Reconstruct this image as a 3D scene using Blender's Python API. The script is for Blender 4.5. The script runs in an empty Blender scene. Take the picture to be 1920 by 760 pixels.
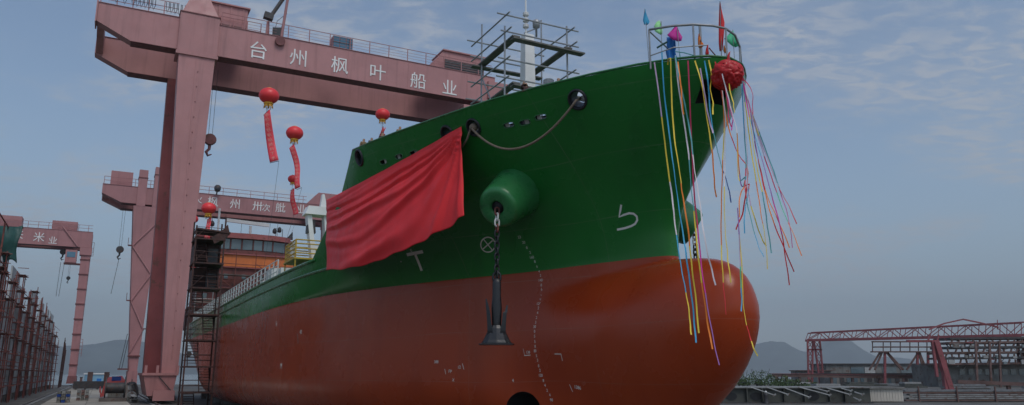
import bpy, bmesh, math, random
from mathutils import Vector, Matrix, noise
from mathutils.bvhtree import BVHTree
random.seed(7)
R = math.radians
scene = bpy.context.scene
col = scene.collection

# ------------------------------------------------------------------ camera
F = 1450.0                                    # focal length in photo pixels (1920 wide)
PITCH = math.atan((701 - 380) / F)
CAM = Vector((0, 0, 3.6))
cd_ = bpy.data.cameras.new('camera'); cam = bpy.data.objects.new('camera', cd_); col.objects.link(cam)
cam.location = CAM; cam.rotation_euler = (math.pi / 2 + PITCH, 0, 0)
cd_.sensor_width = 36; cd_.lens = 36 * F / 1920; cd_.clip_start = .1; cd_.clip_end = 60000
scene.camera = cam

# ------------------------------------------------------------------ light
SUN_EL, SUN_AZ = R(56), R(150)                # azimuth clockwise from +Y (view direction)
w = bpy.data.worlds.new('World'); scene.world = w; w.use_nodes = True
nt = w.node_tree; N = nt.nodes; L = nt.links; N.clear()
out = N.new('ShaderNodeOutputWorld'); bg = N.new('ShaderNodeBackground'); bg.inputs[1].default_value = .14
sky = N.new('ShaderNodeTexSky'); sky.sky_type = 'NISHITA'; sky.sun_disc = False
sky.sun_elevation = SUN_EL; sky.sun_rotation = SUN_AZ; sky.air_density = 1.15; sky.dust_density = .9; sky.ozone_density = 1.0
tc = N.new('ShaderNodeTexCoord'); sep = N.new('ShaderNodeSeparateXYZ'); L.new(tc.outputs['Generated'], sep.inputs[0])
def mth(op, a, b=None, c=None, clamp=False):
    m = N.new('ShaderNodeMath'); m.operation = op; m.use_clamp = clamp
    for i, v in enumerate((a, b, c)):
        if v is None: continue
        if isinstance(v, (int, float)): m.inputs[i].default_value = v
        else: L.new(v, m.inputs[i])
    return m.outputs[0]
zz = mth('ADD', mth('MAXIMUM', sep.outputs[2], 0.0), .09)
cmb = N.new('ShaderNodeCombineXYZ'); L.new(mth('DIVIDE', sep.outputs[0], zz), cmb.inputs[0]); L.new(mth('DIVIDE', sep.outputs[1], zz), cmb.inputs[1])
def cnoise(scale, det, rough, dist, off, sx=1.0):
    mp = N.new('ShaderNodeMapping'); mp.inputs['Location'].default_value = off; mp.inputs['Scale'].default_value = (sx, 1, 1); mp.inputs['Rotation'].default_value = (0, 0, R(20))
    L.new(cmb.outputs[0], mp.inputs[0])
    n = N.new('ShaderNodeTexNoise'); n.inputs['Scale'].default_value = scale; n.inputs['Detail'].default_value = det
    n.inputs['Roughness'].default_value = rough; n.inputs['Distortion'].default_value = dist
    L.new(mp.outputs[0], n.inputs[0]); return n.outputs[0]
CL_OFF = (2.2, 9.4, 0)
big = cnoise(1.05, 2, .5, .3, CL_OFF)
mid = cnoise(3.6, 4, .6, .4, (7, 4, 0))
fine = cnoise(17.0, 4, .62, .6, (0, 0, 0), .6)
def sstep(x, a, b):
    mr = N.new('ShaderNodeMapRange'); mr.interpolation_type = 'SMOOTHSTEP'
    mr.inputs[1].default_value = a; mr.inputs[2].default_value = b; L.new(x, mr.inputs[0]); return mr.outputs[0]
cover = sstep(mth('ADD', mth('MULTIPLY', big, .68), mth('MULTIPLY', mid, .32)), .43, .62)
cl = mth('MULTIPLY', cover, sstep(fine, .40, .64))
cl = mth('ADD', mth('MULTIPLY', cl, .60), mth('MULTIPLY', cover, .20))
cl = mth('MULTIPLY', cl, sstep(sep.outputs[2], .0, .13))
hz = mth('MULTIPLY', mth('SUBTRACT', 1.0, sstep(sep.outputs[2], 0.0, .34)), .55)   # thin veil low down
mix1 = N.new('ShaderNodeMix'); mix1.data_type = 'RGBA'; L.new(hz, mix1.inputs[0]); L.new(sky.outputs[0], mix1.inputs[6]); mix1.inputs[7].default_value = (2.2, 3.15, 4.5, 1)
mix2 = N.new('ShaderNodeMix'); mix2.data_type = 'RGBA'; L.new(mth('MULTIPLY', cl, 1.0, clamp=True), mix2.inputs[0]); L.new(mix1.outputs[2], mix2.inputs[6]); mix2.inputs[7].default_value = (3.7, 3.9, 4.3, 1)
L.new(mix2.outputs[2], bg.inputs[0]); L.new(bg.outputs[0], out.inputs[0])
sd = bpy.data.lights.new('sun', 'SUN'); so = bpy.data.objects.new('sun', sd); col.objects.link(so)
sd.energy = 1.5; sd.angle = R(25); sd.color = (1, .96, .9)
sdir = Vector((math.sin(SUN_AZ) * math.cos(SUN_EL), math.cos(SUN_AZ) * math.cos(SUN_EL), math.sin(SUN_EL)))
so.rotation_euler = (-sdir).to_track_quat('-Z', 'Y').to_euler(); so.location = (0, 0, 200)
vs = scene.view_settings; vs.view_transform = 'Standard'; vs.look = 'None'; vs.gamma = 1; vs.use_curve_mapping = False
vs.exposure = -0.22
scene.render.engine = 'CYCLES'
scene.cycles.max_bounces = 6; scene.cycles.volume_bounces = 0

# ------------------------------------------------------------------ the ship's frame: s aft, b to starboard, z up
TH = R(27.5); ROTZ = math.pi / 2 + TH
D3 = Vector((-math.sin(TH), math.cos(TH), 0)); N3 = Vector((-math.cos(TH), -math.sin(TH), 0))
ORG = Vector((6.1537, 29.0, 0))
def W(s, b, z): return ORG + D3 * s + N3 * b + Vector((0, 0, z))
def toS(p): q = Vector(p) - ORG; return Vector((q.dot(D3), q.dot(N3), q.z))
CAMS = toS(CAM)
def ray(x, y):                                # photo pixel -> direction
    u = (x - 960) / F; v = (380 - y) / F; c, s = math.cos(PITCH), math.sin(PITCH)
    return Vector((u, c - v * s, s + v * c))
def rayS(x, y): r = ray(x, y); return Vector((r.dot(D3), r.dot(N3), r.z))
def px_s(x, y, s): r = rayS(x, y); return CAMS + r * ((s - CAMS.x) / r.x)
def px_b(x, y, b): r = rayS(x, y); return CAMS + r * ((b - CAMS.y) / r.y)
def px_z(x, y, z=0.): r = rayS(x, y); return CAMS + r * ((z - CAMS.z) / r.z)
def wpx_y(x, y, Y): r = ray(x, y); return CAM + r * (Y / r.y)

# ------------------------------------------------------------------ materials
MATS = {}
def paint(name, c, rough=.5, var=.22, scale=.5, rust=0., rustc=(.10, .045, .025), bump=.0, bscale=6, metal=0., spec=.5, coat=0., streak=0.):
    m = bpy.data.materials.new(name); m.use_nodes = True; t = m.node_tree; n = t.nodes; l = t.links
    p = n['Principled BSDF']; p.inputs['Roughness'].default_value = rough; p.inputs['Metallic'].default_value = metal
    p.inputs['Specular IOR Level'].default_value = spec; p.inputs['Coat Weight'].default_value = coat
    tcn = n.new('ShaderNodeTexCoord'); oi = n.new('ShaderNodeObjectInfo')
    va = n.new('ShaderNodeVectorMath'); va.operation = 'ADD'; l.new(tcn.outputs['Object'], va.inputs[0])
    vm = n.new('ShaderNodeVectorMath'); vm.operation = 'SCALE'; vm.inputs['Scale'].default_value = 57.0
    cb = n.new('ShaderNodeCombineXYZ')
    for i in range(3): l.new(oi.outputs['Random'], cb.inputs[i])
    l.new(cb.outputs[0], vm.inputs[0]); l.new(vm.outputs[0], va.inputs[1])
    def noi(sc, det=5, ro=.6, stretch=None):
        q = n.new('ShaderNodeTexNoise'); q.inputs['Scale'].default_value = sc; q.inputs['Detail'].default_value = det; q.inputs['Roughness'].default_value = ro
        if stretch:
            mp = n.new('ShaderNodeMapping'); mp.inputs['Scale'].default_value = stretch; l.new(va.outputs[0], mp.inputs[0]); l.new(mp.outputs[0], q.inputs[0])
        else: l.new(va.outputs[0], q.inputs[0])
        return q.outputs[0]
    def ramp(x, a, b, lo, hi):
        r = n.new('ShaderNodeMapRange'); r.inputs[1].default_value = a; r.inputs[2].default_value = b; r.inputs[3].default_value = lo; r.inputs[4].default_value = hi
        l.new(x, r.inputs[0]); return r.outputs[0]
    f = ramp(noi(scale), .3, .7, 1 - var, 1 + var)
    mu = n.new('ShaderNodeMix'); mu.data_type = 'RGBA'; mu.blend_type = 'MULTIPLY'; mu.inputs[0].default_value = 1
    mu.inputs[6].default_value = (*c, 1); l.new(f, mu.inputs[7]); o = mu.outputs[2]
    if streak:
        f2 = ramp(noi(1.2, 4, .6, (1, 1, .06)), .52, .72, 0, streak)
        ms = n.new('ShaderNodeMix'); ms.data_type = 'RGBA'; l.new(f2, ms.inputs[0]); l.new(o, ms.inputs[6]); ms.inputs[7].default_value = (*[x * .45 for x in c], 1); o = ms.outputs[2]
    if rust:
        f3 = ramp(noi(scale * 2.3, 8, .7), .6 - rust * .25, .68 - rust * .2, 0, .85)
        mr = n.new('ShaderNodeMix'); mr.data_type = 'RGBA'; l.new(f3, mr.inputs[0]); l.new(o, mr.inputs[6]); mr.inputs[7].default_value = (*rustc, 1); o = mr.outputs[2]
    l.new(o, p.inputs['Base Color'])
    l.new(ramp(noi(scale * 3), .3, .7, max(rough - .12, .03), min(rough + .12, 1)), p.inputs['Roughness'])
    if bump:
        b_ = n.new('ShaderNodeBump'); b_.inputs['Strength'].default_value = bump; b_.inputs['Distance'].default_value = .05
        l.new(noi(bscale, 6), b_.inputs['Height']); l.new(b_.outputs[0], p.inputs['Normal'])
    MATS[name] = m; return m
def glassy(name, c, rough=.08):
    m = paint(name, c, rough, .15, .4, spec=.8); return m
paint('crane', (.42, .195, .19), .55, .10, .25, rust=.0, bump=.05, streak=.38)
paint('crane2', (.37, .17, .17), .6, .12, .2, streak=.3)
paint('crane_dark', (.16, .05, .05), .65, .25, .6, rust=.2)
paint('crane_shade', (.25, .055, .052), .6, .2, .3, rust=.1, streak=.4)  # crane paint deepened: the rear leg's shade is put into its colour
paint('white', (.74, .74, .72), .5, .10, .7)
paint('offwhite', (.62, .62, .60), .5, .15, .9, rust=.1, rustc=(.3, .22, .15))
paint('mark', (.70, .68, .62), .6, .12, 2.)
paint('black', (.012, .013, .016), .38, .3, 2.5, bump=.2, bscale=14)
paint('hole_shade', (.008, .008, .01), .6, .2, 1)  # near-black lining, the darkness inside openings put into the colour
paint('steel', (.16, .165, .17), .5, .3, 1.2, rust=.2, bump=.05)
paint('darksteel', (.045, .045, .048), .6, .35, 1.2, rust=.3)
paint('rustpole', (.20, .055, .042), .75, .35, 1.5, rust=.3, rustc=(.07, .03, .02))
paint('stair', (.060, .022, .017), .75, .4, 1.2, rust=.35, rustc=(.025, .015, .012))
paint('plate', (.27, .27, .265), .62, .3, .35, rust=.12, rustc=(.12, .085, .06), streak=.6)
paint('plate_light', (.38, .385, .38), .6, .2, .4, rust=.1, rustc=(.2, .15, .12), streak=.4)
paint('cloth_red', (.80, .034, .040), .55, .08, .8, spec=.3)
paint('silk', (.48, .012, .014), .42, .12, 3., spec=.4)
paint('lantern', (.78, .035, .04), .45, .06, 1.)
paint('gold', (.72, .36, .03), .5, .2, 3.)
paint('banner', (.75, .05, .07), .6, .08, 1.)
paint('bannertext', (.80, .32, .28), .6, .1, 1.)
paint('rope', (.20, .15, .11), .85, .35, 20., bump=.4, bscale=60)
paint('wire', (.05, .05, .055), .6, .2, 2)
paint('galv', (.30, .31, .32), .45, .2, 3., metal=.3)
paint('plank', (.13, .125, .115), .8, .35, 2.5)
paint('housepink', (.34, .10, .095), .6, .2, .3, rust=.15)
paint('house_dark', (.16, .045, .04), .65, .3, .4, rust=.3, rustc=(.07, .03, .025))
paint('houseorange', (.62, .16, .035), .55, .15, .5, streak=.3)
paint('yellow', (.45, .29, .03), .5, .15, 1.2, rust=.1)
glassy('window', (.10, .14, .16)); glassy('bluewindow', (.06, .16, .24), .12)
paint('tarp', (.012, .065, .055), .6, .3, .9)
paint('concrete', (.36, .335, .285), .85, .25, .12, rust=.25, rustc=(.20, .185, .16), bump=.15, bscale=3)
paint('dirt', (.10, .095, .085), .9, .4, .15, rust=.3, rustc=(.08, .075, .065), bump=.4, bscale=2)
paint('railsteel', (.12, .10, .09), .45, .3, 1., rust=.3)
paint('blueshed', (.20, .38, .52), .5, .12, .4)
paint('junkgrey', (.22, .225, .22), .7, .3, .8, rust=.3)
paint('junkred', (.35, .04, .035), .65, .25, .8, rust=.2)
paint('olive', (.060, .062, .052), .7, .35, .35, rust=.25, rustc=(.035, .03, .025))
paint('shed', (.17, .165, .155), .75, .3, .3, rust=.2, streak=.5)
paint('cream', (.50, .46, .40), .65, .12, .5, streak=.3)
paint('trussred', (.24, .060, .068), .6, .2, .5, rust=.15)
paint('shiprust', (.13, .075, .065), .75, .35, .3, rust=.35)
paint('leaf', (.075, .115, .045), .75, .5, .3, spec=.2)
paint('bark', (.06, .045, .035), .9, .3, 2)
paint('hill', (.085, .105, .10), .95, .4, .004, spec=.1)
paint('skin', (.42, .25, .17), .6, .1, 3)
for nm, c in dict(blue=(.02, .16, .48), cyan=(.06, .38, .62), lime=(.36, .78, .34), pink=(.62, .04, .33), orange=(.80, .22, .03), green=(.08, .55, .28), yellowc=(.78, .58, .06),
                  white_c=(.72, .66, .68), purple=(.34, .16, .45), redc=(.62, .03, .035), crimson=(.5, .03, .10), teal=(.10, .35, .36), navy=(.015, .05, .22), lilac=(.55, .40, .55)).items():
    paint('c_' + nm, c, .55, .12, 2., spec=.3)

# ------------------------------------------------------------------ objects
def setp(o, label=None, cat=None, group=None, kind=None):
    if label: o['label'] = label
    if cat: o['category'] = cat
    if group: o['group'] = group
    if kind: o['kind'] = kind
    return o
BASE = {}
class FR:                                     # a frame: ship or world
    SHIP = 'ship'; WORLD = 'world'
def thing(name, label, cat, base, group=None, frame='ship'):
    o = bpy.data.objects.new(name, None); col.objects.link(o); o.empty_display_size = .3
    base = Vector(base)
    if frame == 'ship': o.location = W(*base); o.rotation_euler = (0, 0, ROTZ)
    else: o.location = base
    BASE[o.name] = (base, frame)
    return setp(o, label, cat, group)
def link(name, me, parent=None, base=(0, 0, 0), frame='ship'):
    o = bpy.data.objects.new(name, me); col.objects.link(o)
    if parent is not None: o.parent = parent; BASE[o.name] = BASE[parent.name]
    else:
        base = Vector(base)
        if frame == 'ship': o.location = W(*base); o.rotation_euler = (0, 0, ROTZ)
        else: o.location = base
        BASE[o.name] = (base, frame)
    return o
class MB:
    def __init__(s): s.v = []; s.f = []; s.sm = False
    def add(s, vs, fs):
        k = len(s.v); s.v += [Vector(p) for p in vs]; s.f += [tuple(i + k for i in f) for f in fs]; return s
    def box(s, a, b):
        x0, y0, z0 = a; x1, y1, z1 = b
        return s.add([(x0, y0, z0), (x1, y0, z0), (x1, y1, z0), (x0, y1, z0), (x0, y0, z1), (x1, y0, z1), (x1, y1, z1), (x0, y1, z1)],
                     [(0, 3, 2, 1), (4, 5, 6, 7), (0, 1, 5, 4), (1, 2, 6, 5), (2, 3, 7, 6), (3, 0, 4, 7)])
    def hexa(s, b4, t4):                      # bottom four, top four
        return s.add(list(b4) + list(t4), [(0, 3, 2, 1), (4, 5, 6, 7), (0, 1, 5, 4), (1, 2, 6, 5), (2, 3, 7, 6), (3, 0, 4, 7)])
    def bar(s, p, q, w, h=None, up=(0, 0, 1)):
        p = Vector(p); q = Vector(q); h = h or w; d = (q - p).normalized(); u = Vector(up)
        if abs(d.dot(u)) > .98: u = Vector((1, 0, 0))
        x = d.cross(u).normalized() * w / 2; y = x.cross(d).normalized() * h / 2
        return s.hexa([p - x - y, p + x - y, p + x + y, p - x + y], [q - x - y, q + x - y, q + x + y, q - x + y])
    def tube(s, pts, r, n=8, cap=True):
        pts = [Vector(p) for p in pts]; k = len(s.v); m = len(pts); rs = r if isinstance(r, (list, tuple)) else [r] * m
        t0 = (pts[1] - pts[0]).normalized(); a = t0.orthogonal().normalized()
        for i, p in enumerate(pts):
            t = (pts[min(i + 1, m - 1)] - pts[max(i - 1, 0)]).normalized()
            a = (a - t * a.dot(t)).normalized(); c = t.cross(a)
            for j in range(n):
                g = 2 * math.pi * j / n; s.v.append(p + (a * math.cos(g) + c * math.sin(g)) * rs[i])
        for i in range(m - 1):
            for j in range(n):
                j2 = (j + 1) % n; s.f.append((k + i * n + j, k + i * n + j2, k + (i + 1) * n + j2, k + (i + 1) * n + j))
        if cap: s.f.append(tuple(k + j for j in reversed(range(n)))); s.f.append(tuple(k + (m - 1) * n + j for j in range(n)))
        return s
    def loft(s, rings, closed=True, cap=True):
        k = len(s.v); n = len(rings[0])
        for r in rings: s.v += [Vector(p) for p in r]
        for i in range(len(rings) - 1):
            for j in range(n if closed else n - 1):
                j2 = (j + 1) % n; s.f.append((k + i * n + j, k + i * n + j2, k + (i + 1) * n + j2, k + (i + 1) * n + j))
        if cap and closed: s.f.append(tuple(k + j for j in reversed(range(n)))); s.f.append(tuple(k + (len(rings) - 1) * n + j for j in range(n)))
        return s
    def lathe(s, o, ax, prof, n=20):          # prof: (distance along axis, radius)
        o = Vector(o); ax = Vector(ax).normalized(); a = ax.orthogonal().normalized(); c = ax.cross(a)
        return s.loft([[o + ax * t + (a * math.cos(2 * math.pi * j / n) + c * math.sin(2 * math.pi * j / n)) * max(r, 1e-4) for j in range(n)] for t, r in prof])
    def grid(s, rows):
        return s.loft(rows, False, False)
    def prism(s, poly, off):                  # polygon (3D) extruded by vector off
        k = len(s.v); n = len(poly); off = Vector(off); s.v += [Vector(p) for p in poly] + [Vector(p) + off for p in poly]
        s.f.append(tuple(k + i for i in reversed(range(n)))); s.f.append(tuple(k + n + i for i in range(n)))
        for i in range(n): j = (i + 1) % n; s.f.append((k + i, k + j, k + n + j, k + n + i))
        return s
    def mesh(s, name, base, smooth=False, mat=None):
        me = bpy.data.meshes.new(name); b = Vector(base)
        me.from_pydata([p - b for p in s.v], [], s.f)
        bm = bmesh.new(); bm.from_mesh(me); bmesh.ops.recalc_face_normals(bm, faces=bm.faces); bm.to_mesh(me); bm.free()
        if smooth: me.shade_smooth()
        if mat: me.materials.append(MATS[mat])
        me.update(); return me
    def build(s, name, mat, parent=None, base=None, frame='ship', smooth=False):
        if parent is not None: b, frame = BASE[parent.name]
        else:
            b = Vector(base) if base is not None else Vector((sum(p.x for p in s.v) / len(s.v), sum(p.y for p in s.v) / len(s.v), min(p.z for p in s.v)))
        return link(name, s.mesh(name, b, smooth, mat), parent, b, frame)
def dup(o, name, parent, dloc):               # copy of a part sharing its mesh, moved by dloc in the parent's frame
    c = o.copy(); c.name = name; col.objects.link(c); c.parent = parent; BASE[c.name] = BASE[parent.name]
    c.location = o.location + Vector(dloc); return c
# every lettering mesh is made up front
TXT = {}
def make_texts(items):
    obs = []
    for t in items:
        cu = bpy.data.curves.new('lettering', 'FONT'); cu.body = t; cu.size = 1; cu.extrude = .012; cu.align_x = 'CENTER'; cu.align_y = 'CENTER'; cu.resolution_u = 3
        o = bpy.data.objects.new('lettering', cu); col.objects.link(o); obs.append((t, o))
    dg = bpy.context.evaluated_depsgraph_get()
    for t, o in obs: TXT[t] = bpy.data.meshes.new_from_object(o.evaluated_get(dg))
    for t, o in obs: bpy.data.objects.remove(o)
def letter(t, parent, pos, right, up, size, mat='mark', name='letter'):
    """lettering with its own right and up directions, coordinates of the parent's frame"""
    key = (t, mat)
    if key not in TXT:
        me = TXT[t].copy(); me.materials.clear(); me.materials.append(MATS[mat]); TXT[key] = me
    o = link(name, TXT[key], parent); b, fr = BASE[parent.name]
    x = Vector(right).normalized(); y = Vector(up); y = (y - x * y.dot(x)).normalized(); z = x.cross(y)
    m = Matrix((x, y, z)).transposed().to_4x4(); m.translation = Vector(pos) - b
    o.matrix_local = m @ Matrix.Diagonal((size, size, size, 1)); return o
make_texts(['台', '州', '枫', '叶', '船', '业', '火', '卅', '次', '舭', '米', '来', '热', '烈', '庆', '祝', '新', '船', '顺', '利', '下', '水',
            '160', '140', '120', '100', '30', '80', '90', '20', '22', '8', '6', '4', '2', '0', '5', '3', '388', 'FP', '42', 'X', 'G', 'B', 'M', '12', '138', '1386', 'H', 'N'])
def pchip(pts):
    xs = [p[0] for p in pts]; ys = [p[1] for p in pts]; n = len(xs); h = [xs[i + 1] - xs[i] for i in range(n - 1)]; dl = [(ys[i + 1] - ys[i]) / h[i] for i in range(n - 1)]
    m = [0] * n; m[0] = dl[0]; m[-1] = dl[-1]
    for i in range(1, n - 1):
        if dl[i - 1] * dl[i] > 0: w1 = 2 * h[i] + h[i - 1]; w2 = h[i] + 2 * h[i - 1]; m[i] = (w1 + w2) / (w1 / dl[i - 1] + w2 / dl[i])
    def f(x):
        if x <= xs[0]: return ys[0]
        if x >= xs[-1]: return ys[-1]
        i = 0
        while x > xs[i + 1]: i += 1
        t = (x - xs[i]) / h[i]; t2 = t * t; t3 = t2 * t
        return (2 * t3 - 3 * t2 + 1) * ys[i] + (t3 - 2 * t2 + t) * h[i] * m[i] + (-2 * t3 + 3 * t2) * ys[i + 1] + (t3 - t2) * h[i] * m[i + 1]
    return f
def lerp(a, b, t): return a + (b - a) * t
def clamp(x, a=0., b=1.): return max(a, min(b, x))
# ================================================================== the setting
def sheet(name, pts, z, mat, kind='structure', thick=None):
    m = MB()
    if thick: m.prism([(*p, z - thick) for p in pts], (0, 0, thick))
    else: m.add([(*p, z) for p in pts], [tuple(range(len(pts)))])
    return setp(m.build(name, mat, None, (0, 0, 0), 'world'), kind=kind)
mw = bpy.data.materials.new('water'); mw.use_nodes = True; t_ = mw.node_tree; p_ = t_.nodes['Principled BSDF']
p_.inputs['Base Color'].default_value = (.10, .13, .14, 1); p_.inputs['Roughness'].default_value = .12
nz = t_.nodes.new('ShaderNodeTexNoise'); nz.inputs['Scale'].default_value = .35; nz.inputs['Detail'].default_value = 6; tcw = t_.nodes.new('ShaderNodeTexCoord'); t_.links.new(tcw.outputs['Object'], nz.inputs[0])
bw = t_.nodes.new('ShaderNodeBump'); bw.inputs['Strength'].default_value = .6; bw.inputs['Distance'].default_value = .3; t_.links.new(nz.outputs[0], bw.inputs['Height']); t_.links.new(bw.outputs[0], p_.inputs['Normal'])
MATS['water'] = mw
sheet('water', [(-14000, 120), (14000, 120), (14000, 14000), (-14000, 14000)], -1.6, 'water')
# land: the yard up to the quay
qA, qB = W(276, 70, 0), W(276, -40, 0)
sheet('ground', [(-420, -80), (700, -80), (700, 420), (150, 420), (105, 300), (20, 290), (qB.x, qB.y), (qA.x, qA.y), (-420, 150)], 0, 'dirt', thick=2.5)
def strip(name, s0, s1, b0, b1, z, mat):
    a = [W(s0, b0, 0), W(s1, b0, 0), W(s1, b1, 0), W(s0, b1, 0)]
    return sheet(name, [(p.x, p.y) for p in a], z, mat)
slab = setp(bpy.data.objects.new('slipway_pavement', None), kind='structure'); col.objects.link(slab); slab.location = W(0, 0, 0); slab.rotation_euler = (0, 0, ROTZ); BASE[slab.name] = (Vector((0, 0, 0)), 'ship')
random.seed(3)
for i in range(30):                            # cast slabs with open joints
    for j in range(2):
        s0 = 30 + i * 8.2; b0 = 15.3 + j * 4.7
        MB().box((s0, b0, .004), (s0 + 8.14, b0 + 4.64, .035 + random.random() * .02)).build('slab', 'concrete', slab)
def rail(b, label, s0=20, s1=275):
    t = thing('crane_rail', label, 'rail', (s0, b, 0), 'crane rails')
    MB().box((s0, b - .5, .0), (s1, b + .5, .06)).build('rail_bed', 'junkgrey', t)
    m = MB(); m.box((s0, b - .09, .06), (s1, b + .09, .08)); m.box((s0, b - .025, .08), (s1, b + .025, .18)); m.box((s0, b - .06, .18), (s1, b + .06, .24)); m.build('rail_head', 'railsteel', t)
rail(26.2, 'long crane rail at the foot of the grey scaffolded hull wall')
rail(12.6, 'crane rail running under the nearest gantry leg beside the ship')
# hills across the water
def hill(X, Y, half, peaks, label, seed, depth=2200):
    nx, ny = 110, 26; rows = []
    for j in range(ny):
        v = j / (ny - 1); row = []
        for i in range(nx):
            u = i / (nx - 1); x = X + (u * 2 - 1) * half; y = Y + v * depth
            h = 0
            for (pxx, ph, pw) in peaks: h = max(h, ph * math.exp(-((x - pxx) / pw) ** 2))
            e = noise.fractal(Vector((x * .0013 + seed, y * .0012, seed)), 1.0, 2.0, 6)
            prof = math.sin(math.pi * min(v * 1.15, 1)) ** .8
            row.append((x, y, -4 + max(0, h * (1 + .33 * e)) * prof + 0))
        rows.append(row)
    return setp(MB().grid(rows).build('hills', 'hill', None, (X, Y, -4), 'world', True), kind='structure')
def pk(x, ytop, Y, wpx): # peak from a pixel
    p = wpx_y(x, ytop, Y); return (p.x, p.z, wpx / F * Y)
Yh = 7000
hill(-3800, Yh, 4200, [pk(205, 633, Yh + 700, 150), pk(60, 645, Yh + 700, 130), pk(320, 660, Yh + 700, 140), pk(130, 640, Yh + 700, 80), pk(500, 680, Yh + 700, 200)], '', 1.3)
hill(3200, Yh + 1800, 4800, [pk(1452, 640, Yh + 2500, 70), pk(1415, 650, Yh + 2500, 60), pk(1500, 662, Yh + 2500, 60), pk(1580, 642, Yh + 2500, 75), pk(1660, 668, Yh + 2500, 120), pk(1850, 680, Yh + 2500, 200), pk(1380, 662, Yh + 2500, 90), pk(1250, 685, Yh + 2500, 150)], '', 4.1)
# ================================================================== the ship
b8 = pchip([(0, 0), (.04, .20), (.15, .33), (.4, .48), (2.3, 1.2), (6.2, 2.4), (9, 3.6), (12.6, 5.15), (16.9, 6.7), (23, 8.1), (30, 8.75), (40, 9.0), (200, 9.0)])
bT = pchip([(0, 0), (.08, .5), (.25, .82), (.6, 1.28), (1.5, 2.2), (4.1, 3.95), (8.2, 6.0), (11.5, 7.15), (15.1, 8.25), (17.4, 8.75), (24, 9.0), (200, 9.0)])
s0up = pchip([(7.95, 0), (8.8, -.02), (9.4, -.14), (9.8, -.3), (10.5, -.72), (11.45, -1.5), (12, -1.95), (13.5, -3.05), (14.5, -3.5), (15, -3.6)])
s0lo = pchip([(.8, 1.2), (1.3, .2), (2, -.9), (2.6, -1.6), (3.2, -2.3), (4, -2.95), (5, -3.45), (5.8, -3.6), (6.4, -3.5), (7.0, -3.2), (7.35, -2.75), (7.55, -2.2), (7.66, -1.6), (7.72, -1.0), (7.78, -.35), (7.86, -.06), (7.95, 0)])
SEND = 114.0; ZW = 7.95; ZK = .8
def ztop(s):
    if s <= 13.9: return 14.5 + .012 * max(0, 6 - s)
    if s <= 16.5: return lerp(14.5, 12.5, (s - 13.9) / 2.6)
    if s <= 22.0: return lerp(12.5, 10.05, (s - 16.5) / 5.5)
    return 10.05
def smax(a, b, k): h = clamp(.5 + .5 * (a - b) / k); return lerp(b, a, h) + k * h * (1 - h)
def half(s, z):
    if z >= ZW:
        ds = s - s0up(z); x = clamp((z - ZW) / 6.55); p = lerp(1.25, .5, clamp((s - 4) / 13)); wgt = x ** p
        b = lerp(b8(ds), bT(ds), wgt)
    else:
        ds = s - s0lo(z); hb = b8(max(s, 0)); r = min(2.4, hb * .55)
        if z < ZK + r: q = ZK + r - z; hb = hb - r + math.sqrt(max(r * r - q * q, 0))
        a = 2.3; nose = math.sqrt(max(0, 1 - (1 - min(ds / a, 1)) ** 2))
        zc = 5.0; hh = 2.9 if z > zc else 4.4
        prof = math.sqrt(max(0, 1 - ((z - zc) / hh) ** 2))
        bb = (1.72 * nose + .10 * min(max(ds - 2, 0), 9)) * prof * clamp(1 - (s - 9) / 12)
        k = .7 * clamp(ds / 2.5) * clamp((ZW - z) / 1.2)
        b = smax(hb, bb, k) if k > .02 else max(hb, bb)
    if s > 62:
        sa = lerp(62, 84, clamp((z - 1) / 8)); c = lerp(.97, .22, clamp((z - 2) / 7) ** 1.4)
        if s > sa: b *= 1 - c * ((s - sa) / (SEND - sa)) ** 1.7
    return max(b, 0)
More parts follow.
